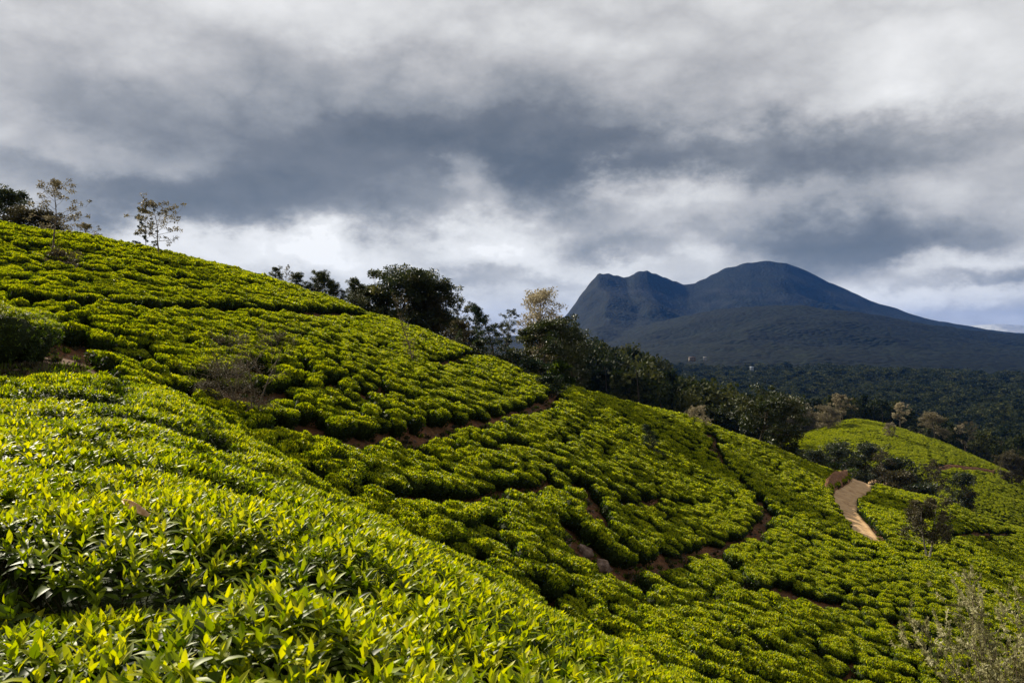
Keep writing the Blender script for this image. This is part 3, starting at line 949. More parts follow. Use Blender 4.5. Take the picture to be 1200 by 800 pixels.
def _leaf_set():
    out = []
    for ti in range(8):
        row = []
        for k in range(4):
            one = np.ones(1)
            V, Fc, tt = leaves_full(np.zeros((1, 3)), np.array([[0, 1., 0]]), np.array([[0, 0, 1.]]), one, one * (0.175 + 0.022 * k), one * (0.05 + 0.2 * k), one * ((ti + 0.25 + 0.2 * k) / 8))
            row.append(mesh_np('tea_leaf', V, Fc, [MAT['tea']], {'tint': tt}))
        out.append(row)
    return out


LEAVES = _leaf_set()
NEAR_LABELS = {
    0: 'closest coarse-leaved tea bush, filling the bottom edge left of the middle',
    1: 'big-leaved tea bush on the bottom edge, just right of the closest bush',
    2: 'bright big-leaved tea bush in the bottom left corner, behind the closest bush',
    3: 'tea bush cut by the bottom edge near the middle, where the near slope falls away',
    4: 'yellow-green tea bush straight behind the big-leaved one on the bottom edge',
    5: 'tea bush at lower left on which the dry tan leaf lies',
    6: 'tea bush at the right side of the bulge in the middle of the near slope',
    7: 'tea bush cut by the left edge, lower of the two there',
    8: 'tea bush immediately right of the dry tan leaf',
    9: 'tea bush just behind the one cut by the bottom edge near the middle',
    10: 'coarse-leaved tea bush near the bottom middle, furthest back before the finer leaves begin',
    11: 'tea bush cut by the left edge, the upper of the two there',
    12: 'tea bush on top of the bulge in the middle of the near slope',
    13: 'rightmost coarse-leaved tea bush on the bottom edge',
    14: 'tea bush just behind the dry tan leaf',
    15: 'tea bush behind the rightmost coarse-leaved one, where the finer leaves begin',
}


def zone_label(px, py, r):
    """for bushes that nothing tells apart: one shared label per patch of the slope"""
    if r < 9:
        w = 'below the bare earth at the left' if px < 200 else ('in the middle' if px < 480 else 'towards the right end')
        return 'coarse-leaved tea bush behind the nearest, ' + w
    if r < 14:
        w = 'below the bare earth at the left' if px < 160 else ('left of the bare tree' if px < 330 else ('below the bare tree' if px < 560 else 'by the bottom edge'))
        return 'fine-leaved tea bush half way along the near slope, ' + w
    if px < 100: return 'tea bush around the bare earth at the left edge'
    if px < 340: return 'tea bush on the far lip of the near slope in front of the bare tree'
    if px < 560: return 'tea bush on the near lip of the dark gully, right of the bare tree'
    if py > 730 and px < 860: return 'tea bush low on the slope at the bottom edge, right of the near slope'
    if px < 720: return 'dark green tea bush on the slope just below the boulders'
    return 'dark green tea bush on the lower slope at the bottom right'


def place_bushes():
    near = [i for i in ind if br[i] < NEAR_R]
    for n, i in enumerate(near):
        build_near_bush(i, NEAR_LABELS.get(n, 'tea bush nearest the camera number words pending'))
    for i in ind:
        if br[i] < NEAR_R: continue
        lod = 1 if br[i] < 17 else 2
        v = VAR[lod]
        lab = zone_label(bpx[i], bpy_[i], br[i])
        obj('tea_bush', v[i % len(v)], label=lab, cat='tea bush', group=lab, loc=bpos[i], rot=brot[i], scale=bscl[i])
    r_ = rest
    lod = np.where(br[r_] < 17, 1, np.where(br[r_] < 58, 2, 3))
    meshes = VAR[1] + VAR[2] + VAR[3]
    base = {1: 0, 2: 5, 3: 11}; cnt = {1: 5, 2: 6, 3: 5}
    idx = np.array([base[l] + (i * 7919) % cnt[l] for l, i in zip(lod, r_)])
    far2 = br[r_] > RY(172)
    gn_instances('tea_bushes', bpos[r_][~far2], brot[r_][~far2], bscl[r_][~far2], idx[~far2], meshes,
                 label='clipped green tea bushes covering the main hillside beyond the near slope', cat='tea bushes')
    gn_instances('tea_bushes', bpos[r_][far2], brot[r_][far2], bscl[r_][far2], idx[far2], meshes,
                 label='clipped tea bushes covering the second rounded hill on the right', cat='tea bushes')


place_bushes()

# ------------------------------------------------------------------ trees


STYLE = {
    # crown profile f(t) 0 bottom..1 top, first limb height, limb count, limb elevation, clump radius, leaves per clump, leaf length, width ratio, clumps per limb
    'broad': dict(prof=lambda t: math.sqrt(max(0.05, 1 - (2 * t - 0.85) ** 2 * 0.85)), t0=.14, nl=36, el=(8, 50), rc=.10, nper=110, leaf=.030, wr=.33, sub=6, trunk=.028, bend=.3),
    'spread': dict(prof=lambda t: 1.0 - 0.55 * t ** 2, t0=.30, nl=24, el=(5, 35), rc=.075, nper=95, leaf=.030, wr=.30, sub=6, trunk=.026, bend=.35),
    'sparse': dict(prof=lambda t: math.sin(math.pi * min(1, .22 + t * .74)) * .95, t0=.34, nl=20, el=(10, 45), rc=.045, nper=26, leaf=.030, wr=.28, sub=4, trunk=.014, bend=.25),
    'slim': dict(prof=lambda t: 0.75 + 0.25 * math.sin(t * 9), t0=.12, nl=26, el=(10, 40), rc=.04, nper=24, leaf=.022, wr=.25, sub=2, trunk=.010, bend=.25),
    'conifer': dict(prof=lambda t: 1.02 - .9 * t, t0=.06, nl=54, el=(-12, 18), rc=.05, nper=52, leaf=.036, wr=.16, sub=4, trunk=.02, bend=.15),
    'umbrella': dict(prof=lambda t: 0.35 + 0.65 * t, t0=.55, nl=14, el=(18, 50), rc=.075, nper=80, leaf=.030, wr=.3, sub=4, trunk=.016, bend=.2),
    'shrub': dict(prof=lambda t: 1.0 - .45 * t, t0=.02, nl=20, el=(20, 75), rc=.11, nper=75, leaf=.055, wr=.28, sub=4, trunk=.022, bend=.3),
    'twigs': dict(prof=lambda t: .55 + .45 * t, t0=.15, nl=22, el=(30, 65), rc=.06, nper=10, leaf=.020, wr=.2, sub=6, trunk=.020, bend=.25),
}


def tree(label, cat, px, top, Y, w, style='broad', leaf='dark_leaf', barkm='bark', seed=0, group=None, base=None, name='tree', stems=1, lean=0.0, dens=1.0, tint0=.35, leafmul=1.0):
    """px/top: photograph column and row of the tree's tip, w: crown width in photograph pixels, Y: metres away, base: row of its foot (finds Y itself)"""
    g = np.random.default_rng(9000 + seed)
    if base is not None:
        q = shoot(px, base, Y); x, y = q[0], q[1]
    else:
        Y = RY(Y); x, y = (px - HX) / F * Y, Y
    z0 = ground_at(x, y) - 0.05
    H = (HY - top) / F * y - z0; Rw = w / F * y / 2
    st = STYLE[style]
    root = obj(name, None, label=label, cat=cat, group=group, loc=(x, y, z0))
    tubes_t, tubes_l, cl = [], [], []
    for s_ in range(stems):
        d0 = np.array([g.normal(0, .05) + lean, g.normal(0, .05), 1.0])
        if stems > 1:
            a = s_ * 2.4 + g.uniform(0, 1); d0 = np.array([math.cos(a) * .22, math.sin(a) * .22, 1.0])
        tr = branch((g.normal(0, .1) * (stems > 1), g.normal(0, .1) * (stems > 1), 0), d0 / np.linalg.norm(d0), H * 0.97, g, 10, .13, .05)
        tr[:, 2] *= H * 0.96 / tr[-1, 2]
        rr = max(H * st['trunk'], .05) / math.sqrt(stems) * (1 - np.linspace(0, 1, 11) ** .8 * .88); rr[0] *= 1.35
        tubes_t.append((tr, rr))
        nl = max(6, int(st['nl'] / stems * (1.25 if stems > 1 else 1)))
        for k in range(nl):
            t = (k + g.uniform(.1, .9)) / nl; hh = st['t0'] + (0.97 - st['t0']) * t
            f = hh * 10; i0 = min(9, int(f)); p = tr[i0] + (tr[i0 + 1] - tr[i0]) * (f - i0)
            a = k * 2.399 + g.normal(0, .4); e = R(st['el'][0] + (st['el'][1] - st['el'][0]) * t + g.normal(0, 8))
            L = Rw * st['prof'](t) * g.uniform(.72, 1.15) / max(.35, math.cos(e)) * 0.92
            L = min(L, Rw * 1.5, max(.12 * min(H, 2 * Rw), (H * .99 - p[2]) / max(math.sin(e), .12)))
            d = np.array([math.cos(a) * math.cos(e), math.sin(a) * math.cos(e), math.sin(e)])
            b = branch(p, d, L, g, 6, st['bend'], 0.10 if style != 'conifer' else -.15)
            r0 = rr[i0] * .5
            tubes_l.append((b, r0 * (1 - np.linspace(0, 1, 7) * .8)))
            for m in range(st['sub']):
                q = 0.35 + 0.65 * (m + 0.5) / st['sub'] + g.normal(0, .05); q = min(max(q, .25), 1.0)
                j = min(5, int(q * 6)); bp = b[j] + (b[j + 1] - b[j]) * (q * 6 - j)
                sd = norm(d * .6 + g.normal(0, .55, 3) + np.array([0, 0, .25]))
                Ls = L * g.uniform(.18, .42)
                tw = branch(bp, sd, Ls, g, 3, .3, .1)
                tubes_l.append((tw, r0 * .35 * (1 - np.linspace(0, 1, 4) * .75)))
                cl.append(tw[-1])
                if style in ('twigs',):
                    for _ in range(3):
                        t2 = branch(tw[1 + _ % 3], norm(sd + g.normal(0, .7, 3)), Ls * .8, g, 3, .3, .15)
                        tubes_l.append((t2, r0 * .18 * (1 - np.linspace(0, 1, 4) * .7))); cl.append(t2[-1])
    # bring the grown tree to its surveyed height and spread
    allc = np.array(cl); fz = min(1.15, max(.6, H * .965 / allc[:, 2].max())); ex = np.percentile(allc[:, 0], 96) - np.percentile(allc[:, 0], 4)
    fx = min(1.15, max(.6, Rw * 1.72 / max(ex, .05))); F3 = np.array([fx, fx, fz])
    tubes_t = [(p_ * np.array([1, 1, fz]), r_) for p_, r_ in tubes_t]; tubes_l = [(p_ * F3, np.maximum(r_, .011 * y / 80)) for p_, r_ in tubes_l]; cl = [c_ * F3 for c_ in cl]
    V, Fc = tubes(tubes_t, 7)
    obj('trunk', mesh_np('trunk', V, Fc, [MAT[barkm]], smooth=True), root)
    V, Fc = tubes(tubes_l, 4)
    obj('branches', mesh_np('branches', V, Fc, [MAT[barkm]], smooth=True), root)
    cl = np.array(cl); size = 2.2 * min(Rw, H * .55); px_m = F / y * size
    dens = dens * min(1.5, max(.55, px_m / 75)) if style in ('broad', 'spread', 'umbrella', 'conifer', 'shrub') else dens
    leafmul = leafmul / math.sqrt(max(.6, min(1.6, px_m / 75)))
    nper = max(3, int(st['nper'] * dens)); n = len(cl) * nper
    rc = st['rc'] * size * g.uniform(.65, 1.35, len(cl))
    u = rand_dirs(n, g) * (g.uniform(0, 1, n) ** (1 / 2.4))[:, None] * np.array([1, 1, .62])
    C = np.repeat(cl, nper, 0); P = C + u * np.repeat(rc, nper)[:, None]
    D = norm(u * .8 + rand_dirs(n, g) * .8 + np.array([0, 0, .15]))
    tint = np.repeat(np.clip(g.normal(tint0, .16, len(cl)), 0, 1), nper) + g.normal(0, .10, n)
    L = st['leaf'] * size * leafmul * g.uniform(.6, 1.4, n)
    V, Fc, tt = leaves_card(P, D, norm(rand_dirs(n, g) * .7 + np.array([0, 0, .7])), L, L * st['wr'], np.clip(tint, 0.01, 1))
    obj('crown', mesh_np('crown', V, Fc, [MAT[leaf]], {'tint': tt}), root)
    return root


def build_trees():
    T = tree
    # --- skyline, left
    T('dark leafy tree cut by the left edge of the picture on the skyline', 'tree', 6, 219, 98, 44, 'broad', seed=1)
    T('brown-green bushy tree low on the skyline behind the tall thin tree', 'tree', 40, 240, 92, 58, 'broad', 'brown_leaf', seed=2)
    T('tall thin tree with sparse pale leaves rooted among the bushes at upper left', 'tree', 60, 207, 40, 66, 'sparse', 'pale_leaf', 'grey_bark', seed=3, base=304, tint0=.25)
    T('small sparse leafy treetop peeping over the skyline between the thin trees', 'tree', 100, 260, 92, 44, 'sparse', 'pale_leaf', 'grey_bark', seed=4, tint0=.3)
    T('short dark tree beside the slender tree on the left skyline', 'tree', 172, 243, 92, 30, 'slim', 'dark_leaf', seed=5, tint0=.25, dens=3.0, leafmul=1.5)
    T('slender tree with open pale crown standing alone on the left skyline', 'tree', 186, 226, 83, 62, 'sparse', 'pale_leaf', 'grey_bark', seed=6, tint0=.2)
    # --- the row behind the skyline, centre left
    for k, (px, top, w, lab) in enumerate([(323, 311, 15, 'round dark treetop at the upper left end of the treetop row'), (346, 318, 20, 'low dark treetop just right of the pale treetop in the row'),
                                           (366, 315, 24, 'tallest rounded treetop in the middle of the treetop row'), (384, 322, 24, 'bushy dark treetop right of the tallest one in the row'),
                                           (401, 328, 20, 'low treetop in the dip of the row, left of the last one'), (412, 325, 24, 'last treetop of the row, beside the large dark tree')]):
        T(lab, 'tree', px, top, 116 + 3 * (k % 2), w, 'broad', 'dark_leaf', seed=10 + k, group='row of treetops behind the skyline', tint0=.45)
    T('thin pale treetop in the row behind the skyline', 'tree', 333, 308, 117, 14, 'sparse', 'pale_leaf', 'grey_bark', seed=17, tint0=.3, group='row of treetops behind the skyline')
    T('large dark rounded tree behind the skyline, the biggest of the hill', 'tree', 464, 313, 132, 80, 'broad', 'dark_leaf', seed=20, tint0=.38)
    T('lower dark brownish tree joined to the right side of the large dark tree', 'tree', 500, 345, 136, 52, 'broad', 'brown_leaf', seed=21, tint0=.35)
    T('dark leafy treetop forming the left shoulder of the large dark tree', 'tree', 434, 333, 130, 48, 'broad', 'dark_leaf', seed=23, tint0=.4)
    T('dark treetop forming the right shoulder of the large dark tree', 'tree', 492, 326, 134, 54, 'broad', 'dark_leaf', seed=24, tint0=.36)
    T('slim nearly bare reddish tree standing in the tea in front of the large dark tree', 'tree', 484, 336, 40, 27, 'slim', 'brown_leaf', 'grey_bark', seed=22, base=434, dens=2.2, tint0=.7)
    for k, (px, top, w, lab) in enumerate([(521, 360, 34, 'dark umbrella-topped tree just right of the large dark tree'), (541, 347, 30, 'tallest of the thin umbrella-topped trees, left one'),
                                           (563, 352, 30, 'thin umbrella-topped tree right of the tallest one'), (588, 360, 26, 'umbrella-topped tree behind the dark conifer'), (604, 374, 30, 'low dark treetop between the conifer and the pale-topped tree')]):
        T(lab, 'tree', px, top, 225 + 8 * k, w, 'umbrella', 'dark_leaf', 'bark', seed=30 + k, group='umbrella-topped trees beyond the skyline', tint0=.35, dens=1.6)
    T('brown scrubby bush on the skyline under the umbrella-topped trees', 'bush', 533, 374, 150, 34, 'shrub', 'brown_leaf', seed=36, name='bush')
    T('dark green bushy tree low on the skyline left of the conifer', 'tree', 556, 372, 165, 44, 'broad', 'dark_leaf', seed=37)
    T('dark pointed conifer on the skyline in the centre', 'conifer', 581, 357, 104, 44, 'conifer', 'conifer_leaf', seed=40, name='conifer_tree')
    T('pale cream-leaved tree rising behind the dark spreading tree', 'tree', 632, 334, 116, 56, 'broad', 'pale_leaf', 'grey_bark', seed=41, dens=.45, tint0=.55)
    T('dark spreading tree in front of the pale-topped tree', 'tree', 637, 368, 107, 82, 'spread', 'dark_leaf', seed=42, tint0=.42)
    T('dark bushy tree right of the spreading tree on the skyline', 'tree', 672, 378, 122, 40, 'broad', 'dark_leaf', seed=43, tint0=.36)
    for k, (px, top, Y, w, lab, lf) in enumerate([(598, 412, 103, 34, 'low dark shrub between the conifer and the spreading tree', 'dark_leaf'), (560, 398, 100, 22, 'small dark shrub at the left foot of the conifer', 'dark_leaf'),
                                                  (627, 420, 99, 44, 'leafy green shrub at the foot of the spreading tree', 'conifer_leaf'), (655, 424, 103, 36, 'bright green shrub to the right of the spreading tree trunk', 'tea'),
                                                  (646, 440, 88, 34, 'dark green shrub below the spreading tree, at the end of the footpath', 'conifer_leaf'), (612, 432, 96, 30, 'dark shrub left below the spreading tree', 'dark_leaf')]):
        T(lab, 'shrub', px, top, Y, w, 'shrub', lf, seed=50 + k, name='shrub', tint0=.22)
    T('little feathery pine sapling on the tea slope left of the conifer', 'pine sapling', 535, 385, 60, 16, 'conifer', 'conifer_leaf', seed=57, base=408, name='pine_sapling', tint0=.7)
    T('dark young pine alone in the bright tea in the middle of the slope', 'pine sapling', 768, 498, 50, 28, 'conifer', 'conifer_leaf', seed=58, base=542, name='pine_sapling', tint0=.45)
    # --- gully and slope, left
    T('bare many-stemmed brown tree in the gully at left centre', 'bare tree', 292, 374, 22, 84, 'twigs', 'brown_leaf', 'grey_bark', seed=60, base=505, stems=3, name='bare_tree', dens=.6, tint0=.35)
    T('second bare brown sapling leaning left in the gully', 'bare tree', 262, 410, 22, 74, 'twigs', 'brown_leaf', 'grey_bark', seed=61, base=488, stems=2, name='bare_tree', dens=.5, tint0=.35)
    T('reddish brown scrub at the foot of the tall thin tree', 'scrub bush', 74, 290, 40, 54, 'shrub', 'brown_leaf', 'grey_bark', seed=62, base=318, name='scrub_bush', dens=.35, tint0=.6)
    T('dry brown scrub left of the bare tree in the gully', 'scrub bush', 232, 440, 22, 60, 'twigs', 'brown_leaf', 'grey_bark', seed=63, base=478, stems=4, name='scrub_bush', dens=.8)
    # --- right skyline of the main hill
    T('wispy pale sapling on the skyline, left of two', 'sapling', 812, 476, 116, 18, 'shrub', 'pale_leaf', 'grey_bark', seed=70, name='sapling', dens=.35, tint0=.5)
    T('wispy pale sapling on the skyline, right of two', 'sapling', 825, 474, 117, 16, 'shrub', 'pale_leaf', 'grey_bark', seed=71, name='sapling', dens=.3, tint0=.5)
    T('big dark tree standing out on the right skyline of the main hill', 'tree', 889, 452, 126, 92, 'spread', 'dark_leaf', seed=72, tint0=.36, base=None)
    T('dark shrub at the right foot of the big dark tree', 'shrub', 915, 500, 132, 40, 'shrub', 'dark_leaf', seed=73, name='shrub')
    T('pale brown feathery tree left of the second hill', 'tree', 929, 466, 300, 36, 'broad', 'pale_leaf', 'grey_bark', seed=74, dens=.4, tint0=.15)
    T('rounded brownish tree at the left shoulder of the second hill', 'tree', 952, 480, 300, 34, 'broad', 'pale_leaf', 'grey_bark', seed=75, dens=.45, tint0=.12)
    T('pale tree with a trunk on the crest of the second hill', 'tree', 985, 461, 285, 30, 'sparse', 'pale_leaf', 'grey_bark', seed=76, dens=2, tint0=.35)
    T('short brownish tree left of the crest tree on the second hill', 'tree', 970, 474, 280, 26, 'broad', 'pale_leaf', 'grey_bark', seed=77, dens=.5, tint0=.12)
    T('cream-leaved upright tree on the crest of the second hill', 'tree', 1056, 470, 285, 20, 'sparse', 'pale_leaf', 'grey_bark', seed=78, dens=3, tint0=.65)
    T('small pale shrub on the slope below the crest tree', 'shrub', 1044, 495, 258, 14, 'shrub', 'pale_leaf', seed=79, name='shrub', dens=.6, tint0=.2)
    T('wide dark tree with pale tufts on the right slope of the second hill', 'tree', 1096, 483, 284, 32, 'spread', 'pale_leaf', 'bark', seed=80, dens=.6, tint0=.15)
    T('cream-leaved tree behind the right slope of the second hill', 'tree', 1133, 497, 300, 20, 'sparse', 'pale_leaf', 'grey_bark', seed=81, dens=3, tint0=.6)
    T('brown slim tree with tall trunk right of the cream-leaved tree', 'tree', 1150, 493, 302, 20, 'umbrella', 'brown_leaf', 'grey_bark', seed=82, tint0=.5)
    T('low brown bush beyond the right end of the second hill', 'bush', 1162, 515, 300, 24, 'shrub', 'brown_leaf', seed=83, name='bush')
    T('round dark bush on the second hill left of the tufted tree', 'bush', 1070, 499, 280, 10, 'shrub', 'dark_leaf', seed=84, name='bush')
    T('round dark bush on the second hill directly under the tufted tree', 'bush', 1086, 502, 276, 13, 'shrub', 'dark_leaf', seed=85, name='bush')
    T('grey-green tree at the right edge below the second hill crest', 'tree', 1186, 528, 236, 28, 'broad', 'brown_leaf', seed=86, tint0=.4)
    # --- the dark dip between the two hills
    dip = [(972, 520, 172, 34, 'broad', 'dark_leaf', 'dark leafy tree at the left end of the dip, left of the track'), (992, 516, 176, 36, 'broad', 'dark_leaf', 'dark round tree in the dip straight above the earth bank'),
           (1015, 517, 186, 40, 'broad', 'dark_leaf', 'brown-green tree in the dip above the bend of the track'), (1038, 527, 176, 34, 'umbrella', 'brown_leaf', 'slim tree with a small round crown in the dip right of the bend'),
           (1062, 533, 182, 44, 'broad', 'dark_leaf', 'dark bushy tree in the middle of the dip'), (1085, 536, 180, 34, 'umbrella', 'brown_leaf', 'thin-stemmed brown tree in the dip left of the terrace road'),
           (1102, 540, 184, 36, 'sparse', 'brown_leaf', 'open feathery tree in the dip near the terrace road'), (1120, 552, 190, 30, 'broad', 'dark_leaf', 'dark bush tree in the dip below the terrace road'),
           (950, 522, 160, 30, 'broad', 'dark_leaf', 'dark tree behind the skyline right of the big dark tree'), (930, 524, 150, 24, 'shrub', 'dark_leaf', 'dark low tree on the skyline beside the big dark tree'),
           (1048, 552, 165, 44, 'shrub', 'brown_leaf', 'brown scrubby tree low in the dip beyond the track bend'), (1080, 566, 168, 40, 'shrub', 'dark_leaf', 'dark scrubby tree low in the dip further right')]
    for k, (px, top, Y, w, s, lf, lab) in enumerate(dip):
        T(lab, 'tree', px, top, Y, w, s, lf, seed=90 + k, group='trees in the dip between the hills', tint0=.3)
    T('small umbrella-shaped green tree by the earth bank, left one', 'small tree', 977, 541, 126, 22, 'umbrella', 'tea', 'pale_bark', seed=104, name='small_tree', tint0=.25)
    T('small umbrella-shaped green tree by the earth bank, right one', 'small tree', 999, 548, 133, 26, 'umbrella', 'tea', 'pale_bark', seed=105, name='small_tree', tint0=.25)
    T('round grey-green bush on the lower slope of the second hill', 'bush', 1135, 571, 190, 20, 'shrub', 'brown_leaf', seed=106, name='bush', tint0=.5)
    # --- right foreground slope
    T('tree with a brownish open crown and pale forked trunk on the right slope', 'tree', 1090, 583, 60, 50, 'spread', 'brown_leaf', 'pale_bark', seed=110, base=662, stems=2, dens=.9, tint0=.4)


build_trees()
for k, (px, Y, w, h, lab) in enumerate([(-20, 25.5, 1.45, 1.6, 'tall unclipped dark tea bush cut by the left edge, above the bare earth'), (33, 27.5, 0.8, 1.3, 'rounded unclipped dark tea bush right beside the bare earth at the left'),
                                        (8, 28.5, 1.2, 1.5, 'unclipped dark tea bush between the two others behind the bare earth')]):
    Y = RY(Y); x = (px - HX) / F * Y
    obj('tea_bush', bush_variant('tall_tea_bush', 1, 400 + k, w, h, int(900 * w * h)), label=lab, cat='tea bush', group='unclipped bushes at the left edge', loc=(x, Y, ground_at(x, Y) - .05), rot=(0, 0, k * 2.1))


def feathery_bush():
    """big pale feathery bush at the lower right edge: arching stems set with narrow silvery leaves"""
    g = np.random.default_rng(404)
    Y = RY(27.0); x = (1188 - HX) / F * Y; z0 = ground_at(x, Y); H = (HY - 668) / F * Y - z0
    root = obj('feathery_bush', None, label='large pale feathery bush with silvery leaves at the lower right edge', cat='bush', loc=(x, Y, z0))
    paths, P, D, tn = [], [], [], []
    for k in range(46):
        a = g.uniform(0, 6.283); e = R(g.uniform(48, 86)); L = H * g.uniform(.6, 1.02)
        d = np.array([math.cos(a) * math.cos(e), math.sin(a) * math.cos(e), math.sin(e)])
        b = branch((g.normal(0, .2), g.normal(0, .2), 0), d, L, g, 8, .16, -.05)
        paths.append((b, 0.028 * (1 - np.linspace(0, 1, 9) * .85)))
        for m in range(16):
            q = g.uniform(.25, 1.0); j = min(7, int(q * 8)); bp = b[j] + (b[j + 1] - b[j]) * (q * 8 - j)
            dd = norm(d * .5 + g.normal(0, .55, 3) + np.array([0, 0, .25])); tw = branch(bp, dd, g.uniform(.3, .75), g, 4, .25, .1)
            paths.append((tw, 0.008 * (1 - np.linspace(0, 1, 5) * .7)))
            v = g.normal(.6, .2)
            for s in range(44):
                u = g.uniform(.1, 1); i = min(3, int(u * 4)); p = tw[i] + (tw[i + 1] - tw[i]) * (u * 4 - i)
                P.append(p); D.append(dd * .7 + g.normal(0, .55, 3)); tn.append(v)
    V, Fc = tubes(paths[::17] + paths[1::17], 5)
    V, Fc = tubes(paths, 4)
    obj('branches', mesh_np('branches', V, Fc, [MAT['grey_bark']]), root)
    P = np.array(P); D = norm(np.array(D)); n = len(P); L = g.uniform(.06, .15, n)
    V, Fc, tt = leaves_card(P, D, rand_dirs(n, g), L, L * .17, np.clip(np.array(tn) + g.normal(0, .12, n), 0.02, 1))
    obj('crown', mesh_np('crown', V, Fc, [MAT['feather_leaf']], {'tint': tt}), root)


feathery_bush()


def path_litter():
    """stones, dry leaves and grass tufts on the bare soil"""
    g = np.random.default_rng(77); x, y = [], []
    for hw, P in path_pts:
        if hw < .2: continue
        n = int(len(P) * 5)
        i = g.integers(0, len(P), n); x.append(P[i, 0] + g.normal(0, hw * .9, n)); y.append(P[i, 1] + g.normal(0, hw * .9, n))
    for r, p in patch_pts:
        n = int(26 * r * r); a = g.uniform(0, 6.283, n); q = np.sqrt(g.uniform(0, 1, n)) * r * 1.15
        x.append(p[0] + np.cos(a) * q); y.append(p[1] + np.sin(a) * q)
    n = len(road_pts) * 8; i = g.integers(0, len(road_pts), n); sd = np.where(g.uniform(0, 1, n) < .5, -1, 1) * g.uniform(1.0, 2.1, n)
    x.append(road_pts[i, 0] + sd); y.append(road_pts[i, 1] + g.normal(0, .4, n))
    x = np.concatenate(x); y = np.concatenate(y); z = soil_z(x, y)
    kind = g.uniform(0, 1, len(x))
    meshes = []
    for k in range(3):                                            # angular stones
        c = rand_dirs(26, g) * g.uniform(.7, 1.0, (26, 1)) * np.array([1, .8, .55])
        import bmesh
        bm = bmesh.new()
        for v in c: bm.verts.new(v)
        bmesh.ops.convex_hull(bm, input=bm.verts)
        me = bpy.data.meshes.new('stone'); bm.to_mesh(me); bm.free(); me.materials.append(MAT['rock']); meshes.append(me)
    for k in range(3):                                            # grass and weed tufts
        n = 46; a = g.uniform(0, 6.283, n); e = np.radians(g.uniform(25, 85, n))
        D = np.stack([np.cos(a) * np.cos(e), np.sin(a) * np.cos(e), np.sin(e)], 1); L = g.uniform(.5, 1.2, n)
        P0 = np.stack([g.normal(0, .25, n), g.normal(0, .25, n), np.zeros(n)], 1)
        V, Fc, tt = leaves_card(P0, D, rand_dirs(n, g), L, L * (.07 + .05 * k), np.clip(g.normal(.32, .15, n), .02, 1))
        meshes.append(mesh_np('tuft', V, Fc, [MAT['tea'] if k < 2 else MAT['brown_leaf']], {'tint': tt}))
    idx = np.where(kind < .78, g.integers(0, 3, len(x)), g.integers(3, 6, len(x)))
    sc = np.where(idx < 3, np.minimum(g.lognormal(-2.9, .55, len(x)), .14), g.uniform(.08, .26, len(x)))
    rot = np.zeros((len(x), 3)); rot[:, 2] = g.uniform(0, 6.28, len(x))
    rot[idx < 3, :2] = g.normal(0, .5, ((idx < 3).sum(), 2))
    gn_instances('path_litter', np.stack([x, y, z + .01], 1), rot, np.repeat(np.clip(sc, .02, .34)[:, None], 3, 1), idx, meshes,
                 label='small stones, dry weeds and grass tufts on the bare paths', cat='stones and weeds')


path_litter()

# ------------------------------------------------------------------ the wood behind the hill and the valley forest


def forest_variant(k):
    g = np.random.default_rng(700 + k)
    H = 12.0; Rw = [4.2, 5.0, 3.4, 4.6, 2.6, 5.4][k]; t0 = [.30, .38, .25, .45, .15, .35][k]
    tr = branch((0, 0, -1.0), (0, 0, 1), H * .95, g, 5, .12, .05)
    V1, F1 = tubes([(tr, .22 * (1 - np.linspace(0, 1, 6) * .8))], 5)
    F1 = np.concatenate([F1[:, [0, 1, 2]], F1[:, [0, 2, 3]]])
    nc = 20; n = nc * 22
    tt = g.uniform(0, 1, nc); a = g.uniform(0, 6.283, nc); prof = np.sqrt(np.maximum(.06, 1 - (2 * tt - .75) ** 2 * .62))
    if k == 4: prof = 1.05 - .85 * tt
    rad = Rw * prof * np.sqrt(g.uniform(.05, 1, nc)) * .85
    C = np.stack([np.cos(a) * rad, np.sin(a) * rad, H * (t0 + (1 - t0) * tt)], 1)
    rc = g.uniform(.9, 1.7, nc) * (0.7 if k == 4 else 1)
    u = rand_dirs(n, g) * (g.uniform(0, 1, n) ** .45)[:, None] * np.array([1, 1, .65])
    P = np.repeat(C, 22, 0) + u * np.repeat(rc, 22)[:, None]
    D = norm(u + rand_dirs(n, g) * .7); L = g.uniform(.6, 1.25, n)
    tint = np.repeat(np.clip(g.normal(.42, .2, nc), 0, 1), 22) + g.normal(0, .1, n)
    V2, F2, t2 = leaves_card(P, D, norm(u + rand_dirs(n, g) * .5 + np.array([0, 0, .3])), L, L * .36, np.clip(tint, .02, 1))
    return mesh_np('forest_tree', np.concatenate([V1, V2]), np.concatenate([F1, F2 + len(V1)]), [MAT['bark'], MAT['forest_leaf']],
                   {'tint': np.concatenate([np.zeros(len(V1)), t2])}, np.concatenate([np.zeros(len(F1)), np.ones(len(F2))]))


